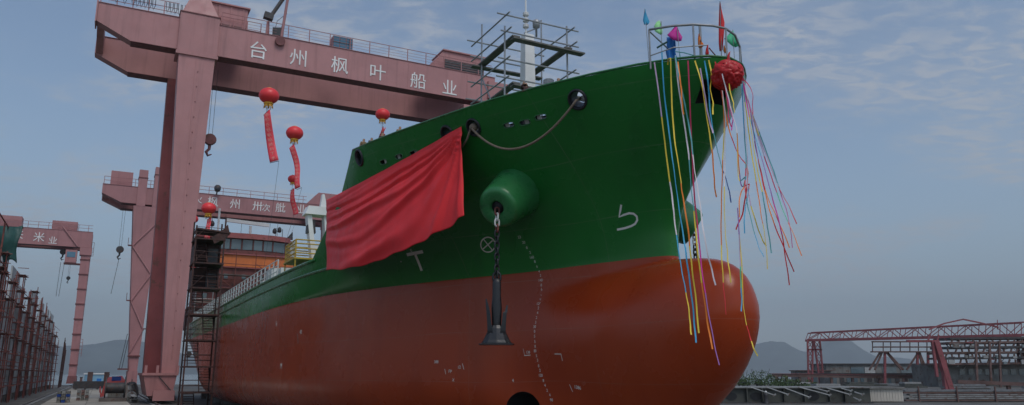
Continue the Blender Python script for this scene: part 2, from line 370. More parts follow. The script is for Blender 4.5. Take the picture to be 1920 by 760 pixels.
def build_hull():
    cols = [0, .03, .1, .2, .32, .48, .7, .95, 1.25, 1.6, 2, 2.45, 2.9, 3.4, 4, 4.6, 5.2, 5.9, 6.6, 7.3, 8, 8.8, 9.6, 10.4, 11.2, 12, 12.8, 13.5, 13.9, 14.4, 15, 15.6, 16.1, 16.5, 17, 17.5, 18, 18.6, 19.4, 20.5, 22]
    while cols[-1] < SEND - .1: cols.append(min(cols[-1] + 2.3, SEND))
    zlo = [.8, .95, 1.15, 1.4, 1.7, 2, 2.35, 2.7, 3.1, 3.5, 3.9, 4.3, 4.7, 5.1, 5.5, 5.9, 6.25, 6.55, 6.85, 7.1, 7.3, 7.45, 7.56, 7.64, 7.7, 7.75, 7.8, 7.87, 7.95]
    nup = 26; V = []; rows = []
    for r in range(len(zlo) + nup):
        row = []
        for sj in cols:
            if r < len(zlo): z = zlo[r]; s0 = s0lo(z)
            else: z = lerp(ZW, ztop(sj), (r - len(zlo) + 1) / nup); s0 = s0up(z)
            s = sj + s0 * (1 - clamp(sj / 11)) ** 1.0 if sj < 11 else sj
            row.append((s, 0 if sj == 0 else half(s, z), z))
        rows.append(row)
    nc = len(cols); verts = []; star = []; port = []
    for row in rows:
        a = []; c = []
        for j, (s, b, z) in enumerate(row):
            a.append(len(verts)); verts.append((s, b, z))
            if j == 0: c.append(a[-1])
            else: c.append(len(verts)); verts.append((s, -b, z))
        star.append(a); port.append(c)
    F_ = []
    for r in range(len(rows) - 1):
        for j in range(nc - 1):
            F_.append((star[r][j], star[r][j + 1], star[r + 1][j + 1], star[r + 1][j])); F_.append((port[r][j], port[r + 1][j], port[r + 1][j + 1], port[r][j + 1]))
        F_.append((star[r][-1], port[r][-1], port[r + 1][-1], star[r + 1][-1]))
    T, Bm = -1, 0
    for j in range(nc - 1):
        for q, flip in ((T, 0), (Bm, 1)):
            a = [star[q][j], star[q][j + 1], port[q][j + 1], port[q][j]]
            if a[0] == a[3]: a = a[:3]
            F_.append(tuple(a))
    me = bpy.data.meshes.new('hull'); me.from_pydata(verts, [], F_)
    bm = bmesh.new(); bm.from_mesh(me); bmesh.ops.remove_doubles(bm, verts=bm.verts, dist=1e-4); bmesh.ops.dissolve_degenerate(bm, edges=bm.edges, dist=1e-4)
    bmesh.ops.recalc_face_normals(bm, faces=bm.faces); bm.to_mesh(me); bm.free()
    return me
hull_me = build_hull()
BVH = BVHTree.FromPolygons([v.co.copy() for v in hull_me.vertices], [tuple(p.vertices) for p in hull_me.polygons])
def hp(x, y):                                  # where a photo pixel's ray meets the hull
    r = rayS(x, y).normalized(); l, nn, i, d_ = BVH.ray_cast(CAMS, r)
    if l is None: return None, None
    if nn.dot(r) > 0: nn = -nn
    return l, nn
def hside(s, z, side=1):                       # hull side at a station
    l, nn, i, d_ = BVH.ray_cast(Vector((s, 30 * side, z)), Vector((0, -side, 0)))
    if nn.dot(Vector((0, side, 0))) < 0: nn = -nn
    return l, nn
paint('green', (.018, .13, .030), .3, .15, .6, rust=.03, coat=.1)
# hull paint: green topsides, red bottom, weld seams
def hull_mat():
    m = bpy.data.materials.new('hull_paint'); m.use_nodes = True; t = m.node_tree; n = t.nodes; l = t.links; p = n['Principled BSDF']
    tcn = n.new('ShaderNodeTexCoord'); sp = n.new('ShaderNodeSeparateXYZ'); l.new(tcn.outputs['Object'], sp.inputs[0])
    def ma(op, a, b=None, c=None, cl=False):
        q = n.new('ShaderNodeMath'); q.operation = op; q.use_clamp = cl
        for i, v in enumerate((a, b, c)):
            if v is None: continue
            if isinstance(v, (int, float)): q.inputs[i].default_value = v
            else: l.new(v, q.inputs[i])
        return q.outputs[0]
    def noi(sc, det, st=(1, 1, 1)):
        mp = n.new('ShaderNodeMapping'); mp.inputs['Scale'].default_value = st; l.new(tcn.outputs['Object'], mp.inputs[0])
        q = n.new('ShaderNodeTexNoise'); q.inputs['Scale'].default_value = sc; q.inputs['Detail'].default_value = det; l.new(mp.outputs[0], q.inputs[0]); return q.outputs[0]
    def mr(x, a, b, lo, hi):
        r = n.new('ShaderNodeMapRange'); r.inputs[1].default_value = a; r.inputs[2].default_value = b; r.inputs[3].default_value = lo; r.inputs[4].default_value = hi; l.new(x, r.inputs[0]); return r.outputs[0]
    def mixc(f, a, b):
        q = n.new('ShaderNodeMix'); q.data_type = 'RGBA'
        for i, v in ((0, f), (6, a), (7, b)):
            if isinstance(v, (int, float)): q.inputs[i].default_value = v
            elif isinstance(v, tuple): q.inputs[i].default_value = (*v, 1)
            else: l.new(v, q.inputs[i])
        return q.outputs[2]
    z = sp.outputs[2]; s = sp.outputs[0]
    isg = ma('GREATER_THAN', ma('ADD', z, ma('MULTIPLY', ma('SUBTRACT', noi(.6, 2), .5), .03)), 7.95)
    nA = mr(noi(.22, 4), .3, .7, 0, 1)
    green = mixc(nA, (.012, .140, .022), (.018, .185, .030)); red = mixc(nA, (.31, .037, .008), (.39, .052, .011))
    st = mr(noi(.9, 4, (1, 1, .07)), .55, .75, 0, .30)
    green = mixc(st, green, (.012, .08, .02)); red = mixc(st, red, (.20, .025, .009))
    # worn, scuffed patches on the boot top and old repair paint
    pt = mr(noi(.33, 7), .58, .70, 0, .35); red = mixc(pt, red, (.36, .065, .022))
    c = mixc(isg, red, green)
    zz = ma('ADD', z, ma('MULTIPLY', ma('SUBTRACT', noi(.12, 1), .5), .5))
    f1 = ma('ABSOLUTE', ma('SUBTRACT', ma('FRACT', ma('DIVIDE', zz, 2.15)), .5))
    f2 = ma('ABSOLUTE', ma('SUBTRACT', ma('FRACT', ma('DIVIDE', ma('ADD', s, 1.2), 7.4)), .5))
    l1 = mr(f1, .0, .011, 1, 0); l2 = mr(f2, 0, .0035, 1, 0); ln = ma('MAXIMUM', l1, l2, cl=True)
    lf = ma('MULTIPLY', ln, mr(noi(.5, 3), .35, .65, .05, .30)); c = mixc(lf, c, (.30, .28, .22))
    l.new(c, p.inputs['Base Color']); p.inputs['Specular IOR Level'].default_value = .33
    l.new(mr(noi(.5, 5), .3, .7, .20, .33), p.inputs['Roughness'])
    hgt = ma('ADD', ma('MULTIPLY', noi(.42, 2), .9), ma('ADD', ma('MULTIPLY', ln, .05), ma('MULTIPLY', noi(1.4, 2), .14)))
    b_ = n.new('ShaderNodeBump'); b_.inputs['Strength'].default_value = .28; b_.inputs['Distance'].default_value = .05; l.new(hgt, b_.inputs['Height']); l.new(b_.outputs[0], p.inputs['Normal'])
    MATS['hull'] = m
hull_mat()
ship = thing('ship', 'large green and red ship with bulbous bow on the slipway', 'ship', (0, 0, 0))
hull_me.materials.append(MATS['hull']); hull_me.materials.append(MATS['hole_shade']); hull_me.shade_smooth()
hull = link('hull', hull_me, ship)
cut = MB()
def rim_frame(nn, up=(0, 0, 1)):
    z = nn.normalized(); x = Vector((0, 0, 1)).cross(z).normalized(); return x, z.cross(x), z
CUT = []
def oval_cut(p, nn, a, b, depth=.6, n=20, pw=1.):
    x, y, z = rim_frame(nn)
    def sg(v): return math.copysign(abs(v) ** pw, v)
    ring = [p + x * a * sg(math.cos(2 * math.pi * i / n)) + y * b * sg(math.sin(2 * math.pi * i / n)) for i in range(n)]
    cut.loft([[q + z * .5 for q in ring], [q - z * depth for q in ring]])
# fairlead chocks, freeing slots, thruster tunnel, bow opening: real recesses
CHOCKS = [(674, 296, .26, .36), (839, 252, .30, .34), (888, 239, .30, .33), (1083, 187, .33, .34)]
SLOTS = [(719, 304), (748, 294), (776, 287), (954, 235), (984, 230), (1014, 220)]
chk = []; slt = []
for x, y, a, b in CHOCKS:
    p, nn = hp(x, y); chk.append((p, nn, a, b)); oval_cut(p, nn, a, b, .7)
for x, y in SLOTS:
    p, nn = hp(x, y); slt.append((p, nn)); oval_cut(p, nn, .27, .105, .45, 16, .6)
pth, nth = hp(985, 757)
cut.lathe((pth.x + .1, 8, pth.z - .45), (0, -1, 0), [(0, .95), (16, .95)], 28)
pbo, nbo = hp(1341, 156)
cut.add(*(lambda q: ([v for v in q.v], q.f))(MB().box((-3.9, -.25, 13.1), (-2.0, .80, 13.85))))
ss_ = [-1.6, -1.2, -.8, -.2, 1, 3, 5, 7, 9, 11, 12.5, 13.2, 13.78]   # the forecastle deck lies below its bulwark
def well(z, zq): a = [(s_, half(s_, zq) - .16, z) for s_ in ss_]; return a + [(s_, -b_, z_) for s_, b_, z_ in reversed(a)]
def carve(m_, mat_):
    cme = m_.mesh('cutter', (0, 0, 0)); cme.materials.append(MATS[mat_])
    co = bpy.data.objects.new('cutter', cme); col.objects.link(co); co.parent = ship
    md = hull.modifiers.new('openings', 'BOOLEAN'); md.operation = 'DIFFERENCE'; md.object = co; md.solver = 'EXACT'; md.material_mode = 'TRANSFER'; md.use_self = False
    dg = bpy.context.evaluated_depsgraph_get(); dg.update()
    nm_ = bpy.data.meshes.new_from_object(hull.evaluated_get(dg)); hull.modifiers.clear(); bpy.data.objects.remove(co)
    if len(nm_.polygons) > 2000: hull.data = nm_; nm_.name = 'hull'; nm_.set_sharp_from_angle(angle=R(38))
carve(MB().loft([well(13.75, 13.75), well(14.5, 14.45), well(16, 14.45)]), 'green')
carve(cut, 'hole_shade')
# ------------------------------------------------------------------ fittings of the ship
for k, (p, nn, a, b) in enumerate(chk):
    x, y, z = rim_frame(nn); n = 28; rings = []
    for (o_, h) in ((-.10, -.5), (-.03, -.12), (-.02, .05), (.03, .085), (.075, .05), (.085, -.03)):
        rings.append([p + x * (a + o_) * math.cos(2 * math.pi * i / n) + y * (b + o_) * math.sin(2 * math.pi * i / n) + z * h for i in range(n)])
    r_ = MB().loft(rings, True, False).build('fairlead_ring', 'black', ship, smooth=True)
for k, (p, nn) in enumerate(slt):              # pale deck gear seen through the freeing slots
    x, y, z = rim_frame(nn); g = -.16 if k % 2 else .02
    c = p - z * .12
    MB().hexa([c + x * (g - .09) - y * .1, c + x * (g + .09) - y * .1, c + x * (g + .09) - y * .1 - z * .03, c + x * (g - .09) - y * .1 - z * .03],
              [c + x * (g - .09) + y * .1, c + x * (g + .09) + y * .1, c + x * (g + .09) + y * .1 - z * .03, c + x * (g - .09) + y * .1 - z * .03]).build('slot_plate', 'white', ship)
    n = 18; rings = []
    for (o_, h) in ((-.01, -.05), (-.01, .02), (.025, .02), (.03, -.01)):
        rings.append([p + x * (.27 + o_) * math.copysign(abs(math.cos(2 * math.pi * i / n)) ** .6, math.cos(2 * math.pi * i / n)) + y * (.105 + o_) * math.copysign(abs(math.sin(2 * math.pi * i / n)) ** .6, math.sin(2 * math.pi * i / n)) + z * h for i in range(n)])
    MB().loft(rings, True, False).build('slot_rim', 'green', ship, smooth=True)
for k in (0, 3):                               # pale things inside two of the chocks
    p, nn, a, b = chk[k]; x, y, z = rim_frame(nn); c = p - z * .35 + x * .1 - y * .06
    MB().lathe(c, z, [(-.1, .0), (-.1, .12), (.08, .12), (.1, .0)], 12).build('roller', 'offwhite', ship, smooth=True)
# hawse bolsters
paint('bolster', (.030, .185, .055), .32, .15, .9, rust=.04, rustc=(.02, .09, .03))
pB, nB = hp(968, 362); mouth = px_b(931, 391, pB.y + 1.35)
axB = (mouth - pB).normalized()
def mirror(v): return Vector((v.x, -v.y, v.z))
LB = (mouth - pB).length
prof = [(-1.1, 1.24), (-.3, 1.17), (.15, 1.11), (.5, 1.05), (LB * .68, .95), (LB * .88, .89), (LB * .95, .84), (LB * .985, .76), (LB, .64), (LB * 1.0, .36), (LB * .97, .285), (LB * .85, .25), (LB * .5, .24)]
for f_ in (lambda v: v, mirror):
    bo = MB().lathe(f_(pB), f_(axB), prof, 36).build('hawse_bolster', 'bolster', ship, smooth=True)
    MB().lathe(f_(pB + axB * LB * .55), f_(axB), [(0, .02), (0, .235), (LB * .40, .25)], 24).build('hawse_pipe', 'hole_shade', bo, smooth=True)
# chain and anchor
def oval_link(c, axis, side, L_, Wd, r, name, mat, parent):
    axis = Vector(axis).normalized(); side = Vector(side).normalized(); n = 14; pts = []
    for i in range(n + 1):
        g = 2 * math.pi * i / n; ca, sa = math.cos(g), math.sin(g)
        pts.append(c + axis * (L_ / 2 - Wd / 2) * (1 if ca > 0 else -1) * min(1, abs(ca) * 3) + axis * ca * Wd / 2 * .9 + side * sa * Wd / 2)
    return MB().tube(pts, r, 7, False).build(name, mat, parent, smooth=True)
def anchor_set(f_, starboard):
    m0 = f_(mouth + axB * -.05 + Vector((0, 0, -.1))); ztop_ = m0.z; zsh = 7.35 if starboard else 8.6
    side = 'starboard' if starboard else 'port'
    ch = thing('anchor_chain', 'heavy chain hanging from the %s' % ('round green hawse bolster facing the camera' if starboard else 'far bolster behind the stem'), 'chain', (m0.x, m0.y, zsh), 'anchor chains')
    pitch = .235; k = 0; z = ztop_ + .1
    while z > zsh + .05:
        sd = Vector((1, 0, 0)) if k % 2 else Vector((0, 1, 0))
        oval_link(Vector((m0.x, m0.y, z - .14)), (0, 0, 1), sd, .33, .19, .037, 'link', 'offwhite' if k in (1, 2) else ('rustpole' if k < 4 else 'black'), ch)
        z -= pitch; k += 1
    zs = z + .06
    an = thing('anchor', 'black stockless anchor %s' % ('hanging clear in front of the red hull side' if starboard else 'just visible behind the stem above the bulb'), 'anchor', (m0.x, m0.y, zs - 2.75), 'bow anchors')
    c = Vector((m0.x, m0.y, 0)); fx = Vector((.45, .893, 0)); fy = Vector((.893, -.45, 0))   # crown arm runs across the view
    def P(a, b_, z_): return c + fx * a + fy * b_ + Vector((0, 0, z_ + zs))
    oval_link(Vector((c.x, c.y, zs - .08)), (0, 0, 1), fx, .42, .30, .05, 'shackle', 'black', an)
    def ring(z_, a, b_): return [P(a * math.copysign(abs(math.cos(g)) ** .7, math.cos(g)), b_ * math.copysign(abs(math.sin(g)) ** .7, math.sin(g)), z_) for g in [2 * math.pi * i / 12 for i in range(12)]]
    MB().loft([ring(-.12, .11, .08), ring(-.3, .17, .11), ring(-.8, .17, .13), ring(-1.3, .21, .15), ring(-1.9, .18, .15), ring(-2.4, .16, .14)]).build('shank', 'black', an, smooth=True)
    for sg in (-1, 1):
        def fr(z_, a0, a1, w_, y0=0): return [P(sg * a0, -w_ + y0, z_), P(sg * a1, -w_ * .7 + y0, z_), P(sg * a1, w_ * .7 + y0, z_), P(sg * a0, w_ + y0, z_)]
        top = -.95 if sg > 0 else -1.2
        MB().loft([fr(-2.45, .14, .36, .2, -.05), fr(-2.2, .16, .36, .2, -.08), fr(-1.9, .20, .37, .17, -.1), fr(-1.5, .25, .40, .13, -.12), fr(top - .25, .32, .43, .08, -.14), fr(top, .39, .44, .03, -.15)]).build('fluke', 'black', an)
    cr = []
    for z_, a, b_ in ((-2.72, .60, .38), (-2.66, .60, .38), (-2.55, .52, .34), (-2.3, .40, .28), (-2.1, .30, .23), (-1.98, .2, .17)): cr.append(ring(z_, a, b_))
    MB().loft(cr).build('crown', 'black', an)
    MB().prism([P(-.62, -.42, -2.74), P(.62, -.42, -2.74), P(.70, 0, -2.74), P(.62, .42, -2.74), P(-.62, .42, -2.74), P(-.70, 0, -2.74)], (0, 0, .05)).build('tripping_palm', 'black', an)
anchor_set(lambda v: v, True); anchor_set(mirror, False)
# rubbing strakes along the side
for z_, r_ in ((9.98, .10), (9.32, .085)):
    for sg in (1, -1):
        pts = []; s_ = 18.5 if z_ < 9.5 else 21.5
        while s_ < 108: pts.append((s_, sg * (half(s_, z_) + .02), z_)); s_ += 1.6
        MB().tube(pts, r_, 8).build('rubbing_strake', 'green', ship, smooth=True)
# forecastle bulwark cap, line of deck seam
pts = [Vector((s_, half(s_, ztop(s_) - .01), ztop(s_) + .02)) for s_ in [-3.3, -3, -2.5, -1.5, 0, 2, 4, 6, 8, 10, 12, 13.8]]
full = [mirror(p) for p in reversed(pts)] + [Vector((-3.52, 0, pts[0].z))] + pts
MB().tube(full, .045, 6).build('bulwark_cap', 'green', ship, smooth=True)
# guard rail of the main deck
def railing(parent, path, h, gap, rpost=.03, rrail=.025, mat='galv', levels=(1., .55), post_name='railing_post', rail_name='handrail'):
    path = [Vector(p) for p in path]; tot = 0; proto = None
    segs = [(path[i], path[i + 1]) for i in range(len(path) - 1)]; dist = 0; nxt = 0
    for a, b in segs:
        Ls = (b - a).length
        while nxt <= dist + Ls + 1e-6:
            p = a + (b - a) * ((nxt - dist) / Ls)
            if proto is None: proto = MB().tube([p, p + Vector((0, 0, h))], rpost, 5).build(post_name, mat, parent); p0 = p
            else: dup(proto, post_name, parent, p - p0)
            nxt += gap
        dist += Ls
    for lv in levels: MB().tube([p + Vector((0, 0, h * lv)) for p in path], rrail, 5).build(rail_name, mat, parent)
railing(ship, [(s_, half(s_, 10) - .12, 10.05) for s_ in (31, 38, 46, 55, 65, 75, 85)], 1.15, 1.5, .05, .035, 'offwhite', (1., .66, .33))
railing(ship, [(s_, -half(s_, 10) + .12, 10.05) for s_ in (31, 46, 65, 85)], 1.15, 3, .05, .035, 'offwhite', (1., .5))
# low deck gear by the rail
for s_, l_, h_ in ((33, 1.6, .9), (36.5, 2.2, 1.3), (40, 1.2, .7)):
    MB().box((s_, 6.9, 10.05), (s_ + l_, 8.2, 10.05 + h_)).build('deck_locker', 'offwhite', ship)
# yellow platform
yb = 7.2
for s_ in (26.5, 29.6):
    for b_ in (6.6, 8.6): MB().tube([(s_, b_, 10.05), (s_, b_, 11.95)], .05, 6).build('platform_post', 'yellow', ship)
for z_ in (11.1, 11.4, 11.7, 11.95):
    MB().tube([(26.5, 8.6, z_), (29.6, 8.6, z_), (29.6, 6.6, z_), (26.5, 6.6, z_), (26.5, 8.6, z_)], .045, 6).build('platform_rail', 'yellow', ship)
MB().box((26.4, 6.5, 10.7), (29.7, 8.7, 10.8)).build('platform_floor', 'yellow', ship)
for k in range(9):
    a = Vector((26.5 + k * .38, 8.6, 10.8)); MB().tube([a, a + Vector((0, 0, 1.1))], .025, 5).build('platform_bar', 'yellow', ship)
# white davit frame
dv = MB()
def slant(b0, b1, bt0, bt1, z0, z1, s0, s1): return MB().hexa([(s0, b0, z0), (s1, b0, z0), (s1, b1, z0), (s0, b1, z0)], [(s0, bt0, z1), (s1, bt0, z1), (s1, bt1, z1), (s0, bt1, z1)])
slant(6.95, 7.25, 7.55, 7.85, 10.05, 13.9, 27.3, 28.0).build('davit_leg', 'white', ship)
slant(6.0, 6.3, 6.45, 6.75, 10.05, 14.0, 27.3, 28.0).build('davit_leg', 'white', ship)
slant(6.35, 8.0, 6.6, 7.8, 13.8, 14.35, 27.1, 28.2).build('davit_head', 'white', ship)
slant(6.5, 6.95, 6.72, 6.86, 14.35, 15.3, 27.5, 27.9).build('davit_horn', 'white', ship)
slant(7.2, 7.75, 7.3, 7.72, 12.6, 13.5, 27.35, 27.95).build('davit_winch', 'darksteel', ship)
slant(6.2, 7.35, 6.25, 7.4, 11.5, 11.75, 27.4, 27.9).build('davit_crossbar', 'white', ship)
# ------------------------------------------------------------------ deckhouse with bridge, aft
SH = 97.0
for i, (z0, z1, hb, m_) in enumerate(((10.05, 13.0, 8.2, 'house_dark'), (13.0, 16.0, 7.6, 'house_dark'), (16.0, 19.05, 7.4, 'house_dark'))):
    MB().box((SH + i * .25, -hb, z0 + .003), (SH + 10, hb, z1)).build('house_wall', m_, ship)
    MB().box((SH - .35 + i * .25, -hb - .3, z1 - .12), (SH + 10.2, hb + .3, z1 + .05)).build('deck_edge', 'housepink', ship)
    for k in range(6):
        b_ = -hb + 1.1 + k * (2 * hb - 2.2) / 5
        w_ = MB().box((SH + i * .25 - .06, b_ - .38, z0 + 1.2), (SH + i * .25 + .05, b_ + .38, z0 + 2.1)).build('house_window', 'house_dark', ship)
        MB().box((SH + i * .25 - .075, b_ - .27, z0 + 1.3), (SH + i * .25 - .062, b_ + .27, z0 + 2.0)).build('pane', 'window', w_)
MB().box((SH + .1, -6.6, 19.1), (SH + 9, 8.2, 20.85)).build('bridge_band', 'houseorange', ship)
MB().box((SH - .2, -6.8, 20.85), (SH + 9, 8.4, 21.05)).build('deck_edge', 'housepink', ship)
BW = [(SH + 1.8, 8.0), (SH + .8, 6.6), (SH + .25, 3.5), (SH + .05, .3), (SH + .25, -2.6), (SH + .9, -4.6), (SH + 1.8, -5.6)]
poly = [(s_, b_) for s_, b_ in BW] + [(SH + 8, -5.6), (SH + 8, 8.0)]
MB().prism([(s_, b_, 21.05) for s_, b_ in poly], (0, 0, .55)).build('bridge_wall', 'house_dark', ship)
MB().prism([(s_ + .35, b_ * .985, 21.6) for s_, b_ in poly], (0, 0, 1.75)).build('bridge_interior', 'house_dark', ship)
for i in range(len(BW) - 1):                   # windscreen panes with mullions
    a = Vector((*BW[i], 0)); b = Vector((*BW[i + 1], 0)); nseg = 2 if (b - a).length > 2.5 else 1
    for k in range(nseg):
        p = a + (b - a) * (k / nseg); q = a + (b - a) * ((k + 1) / nseg); d_ = (q - p).normalized()
        MB().bar(p + d_ * .12 + Vector((.02, 0, 22.45)), q - d_ * .12 + Vector((.02, 0, 22.45)), .05, 1.5).build('bridge_window', 'window', ship)
        MB().bar(p + Vector((0, 0, 21.6)), p + Vector((0, 0, 23.3)), .16, .16).build('mullion', 'house_dark', ship)
MB().prism([((s_ - .5 - .1, b_ * 1.03, 23.3)) for s_, b_ in BW] + [(SH + 8.3, -5.9, 23.3), (SH + 8.3, 8.3, 23.3)], (0, 0, .35)).build('bridge_roof', 'housepink', ship)
MB().prism([((s_ - .15, b_ * .98, 23.65)) for s_, b_ in BW] + [(SH + 8, -5.6, 23.65), (SH + 8, 8.0, 23.65)], (0, 0, .5)).build('roof_coaming', 'housepink', ship)
# roof gear: radar yard, white pole, antennas
rb = [px_s(x_, y_, SH + 3) for x_, y_ in ((412, 391), (412, 414), (432, 416), (507, 425), (470, 424))]
def up(z_, p): return Vector((p.x, p.y, z_))
MB().tube([up(24.1, rb[0]), rb[0]], .16, 8).build('radar_post', 'white', ship)
MB().bar(px_s(425, 413, SH + 3), px_s(505, 423, SH + 3), .4, .5).build('radar_scanner', 'white', ship)
MB().tube([up(24.1, rb[4]), rb[4]], .2, 8).build('radar_pedestal', 'offwhite', ship)
for x_, y_, r_ in ((424, 402, .04), (398, 410, .05), (518, 428, .05), (530, 430, .05), (521, 420, .03), (393, 405, .03), (453, 420, .03)):
    p = px_s(x_, y_, SH + 2.5); MB().tube([up(24.1, p), p], r_, 5).build('antenna', 'darksteel', ship)
for x_, y_ in ((398, 420), (524, 432), (515, 434)):
    p = px_s(x_, y_, SH + 2.5); MB().lathe(p - Vector((0, 0, .4)), (0, 0, 1), [(0, .1), (.1, .3), (.5, .34), (.8, .2), (.9, .05)], 10).build('roof_lamp', 'darksteel', ship, smooth=True)
MB().prism([px_s(535, 450, SH + 2), px_s(549, 435, SH + 2), px_s(549, 450, SH + 2)], (.3, 0, 0)).build('roof_screen', 'darksteel', ship)
# funnel and aft works partly seen by the stair tower
MB().box((SH + 6, 4.2, 19.1), (SH + 9, 8.4, 21.5)).build('casing', 'house_dark', ship)
railing(ship, [(SH - .3, -7.2, 13.05), (SH - .3, 8, 13.05)], 1.1, 2., .04, .035, 'offwhite')
railing(ship, [(SH - .1, -7., 16.05), (SH - .1, 7.7, 16.05)], 1.1, 2., .04, .035, 'rustpole')
# scaffolding on the house front
hs = thing('house_scaffold', 'pipe scaffold standing before the brown deckhouse under the bridge', 'scaffolding', (SH - 1.6, 0, 10.05))
for b_ in (-5.5, -2.8, 0, 2.8, 5.6, 7.9):
    for s_ in (SH - 1.7,): MB().tube([(s_, b_, 10.05), (s_, b_, 21.5)], .06, 6).build('pole', 'rustpole' if b_ < 5 else 'galv', hs)
for z_ in (11.8, 13.7, 15.6, 17.5, 19.2):
    MB().tube([(SH - 1.7, -6.3, z_), (SH - 1.7, 8.6, z_ + .1)], .05, 6).build('ledger', 'rustpole', hs)
for z_ in (12.4, 14.6, 16.6, 18.4): MB().tube([(SH - 1.7, 7.9, z_), (SH + 6, 9.2, z_)], .05, 6).build('ledger', 'galv', hs)
for s_ in (SH + 1, SH + 3.5, SH + 6): MB().tube([(s_, 9.0, 10.05), (s_, 9.0, 20.5)], .06, 6).build('pole', 'rustpole', hs)
for b_, z_ in ((-5.5, 11.8), (0, 13.7), (2.8, 15.6), (5.6, 11.8), (-2.8, 17.5)): MB().tube([(SH - 1.75, b_, z_), (SH - 1.75, b_ + 2.7, z_ + 1.9)], .045, 5).build('brace', 'rustpole', hs)
for z_ in (13.72, 17.55): MB().box((SH - 1.9, -6, z_ + .05), (SH - .5, 8.3, z_ + .12)).build('plank', 'plank', hs)
# foremast
MB().hexa([(11.1, -.38, 13.755), (11.9, -.38, 13.755), (11.9, .38, 13.755), (11.1, .38, 13.755)], [(11.25, -.27, 21.6), (11.75, -.27, 21.6), (11.75, .27, 21.6), (11.25, .27, 21.6)]).build('foremast', 'white', ship)
MB().box((10.9, -.9, 13.755), (12.4, 1.1, 15.6)).build('mast_house', 'white', ship)
MB().tube([(11.5, .1, 21.5), (11.5, .1, 23.7)], .05, 6).build('mast_antenna', 'white', ship)
for z_ in (22.0, 22.35, 22.7): MB().lathe((11.5, .1, z_), (0, 0, 1), [(0, .1), (.05, .17), (.2, .17), (.25, .1)], 10).build('mast_light', 'offwhite', ship)
MB().lathe((11.4, -.5, 21.6), (0, 0, 1), [(0, .06), (.5, .06), (.55, .2), (.9, .22), (1.0, .1)], 10).build('mast_lamp', 'galv', ship, smooth=True)
MB().tube([(11.5, .2, 21.7), (11.45, -.5, 22.1)], .04, 5).build('mast_bracket', 'galv', ship)
for z_, b_ in ((18.6, -.95), (17.0, .95)): MB().lathe((10.9, b_, z_), (0, 0, 1), [(0, .05), (.02, .28), (.1, .3), (.35, .3), (.4, .25), (.42, .05)], 12).build('mast_basket', 'galv', ship)
sc = thing('mast_scaffold', 'open grey pipe scaffold with planks around the white foremast', 'scaffolding', (11.5, 0, 13.755))
for (s_, b_), zt in {(9.7, 2.3): 20.9, (9.7, -1.4): 21.7, (13.3, 1.9): 22.6, (13.3, -1.9): 23.7}.items():
    MB().tube([(s_, b_, 13.755), (s_, b_, zt)], .05, 6).build('pole', 'galv', sc)
for z_ in (15.9, 16.9, 18.0, 19.0, 20.5, 21.4):
    o_ = .1 * z_ % .3
    for b_ in (2.35, -1.5): MB().tube([(9.1 - o_, b_, z_), (13.9, b_ - .1, z_ + .05)], .042, 6).build('ledger', 'galv', sc)
    for s_ in (9.65, 13.35): MB().tube([(s_, 2.8 - o_, z_ + .1), (s_, -2.1, z_ + .12)], .042, 6).build('ledger', 'galv', sc)
for z_ in (17.6, 20.1):
    for (a, b) in (((9.3, 2.1, z_), (9.4, -2.2, z_ + .02)), ((13.5, 2.4, z_), (13.4, -1.9, z_)), ((9.2, 1.9, z_ + .14), (13.7, 1.8, z_ + .15)), ((9.2, -1.2, z_ + .14), (13.6, -1.3, z_ + .15))):
        MB().bar(a, b, .42, .08).build('plank', 'plank', sc)
MB().tube([(9.7, 2.3, 15.2), (13.3, 1.9, 19.5)], .04, 5).build('brace', 'galv', sc); MB().tube([(13.3, -1.9, 18.5), (9.7, -1.4, 14.8)], .04, 5).build('brace', 'galv', sc)
# bow rail
br = [(-1.95, 2.32), (-2.55, 1.75), (-3.0, 1.15), (-3.3, .5), (-3.42, 0), (-3.35, -.5), (-3.1, -.95), (-2.85, -1.2)]
ht = [15.86, 15.88, 15.88, 15.85, 15.8, 15.68, 15.4, 14.9]
MB().tube([(s_, b_, z_) for (s_, b_), z_ in zip(br, ht)], .045, 8).build('bow_rail', 'galv', ship, smooth=True)
for i in (0, 2, 4, 6): MB().tube([(br[i][0] + .03, br[i][1] * .985, 14.35 if i == 0 else 14.5), (*br[i], ht[i])], .035, 6).build('bow_rail_post', 'galv', ship)
MB().tube([(-1.95, 2.3, 14.85), (-2.55, 1.72, 15.05), (-3.2, .7, 15.1)], .025, 6).build('bow_rail_bar', 'galv', ship)
MB().tube([(-1.95, 2.3, 15.8), (-1.7, 1.3, 15.45), (-1.2, .4, 15.4)], .03, 6).build('bow_rail_bar', 'galv', ship)
MB().tube([(-2.3, .2, 13.755), (-2.3, .2, 16.4)], .05, 6).build('bow_flagstaff', 'galv', ship)
# ------------------------------------------------------------------ painted marks on the hull
def hull_strip(pxs, wd, name, mat='mark', close=False, off=.006):
    P = []
    for x, y in pxs:
        p, nn = hp(x, y)
        if p is None: return
        P.append((p + nn * off, nn))
    m = MB(); n = len(P); L_, R_ = [], []
    for i, (p, nn) in enumerate(P):
        if close: t = (P[(i + 1) % n][0] - P[i - 1][0])
        else: t = P[min(i + 1, n - 1)][0] - P[max(i - 1, 0)][0]
        sd = nn.cross(t.normalized()).normalized() * wd / 2; L_.append(p - sd); R_.append(p + sd)
    if close: L_.append(L_[0]); R_.append(R_[0])
    m.grid([L_, R_]); return m.build(name, mat, ship)
def circ(x, y, rx, ry, n=24): return [(x + rx * math.cos(2 * math.pi * i / n), y + ry * math.sin(2 * math.pi * i / n)) for i in range(n)]
hull_strip([(1165, 384), (1163, 396), (1161, 407), (1170, 403), (1180, 400), (1188, 401), (1194, 406), (1195, 413), (1191, 420), (1184, 424), (1172, 428), (1157, 431)], .085, 'bow_symbol')
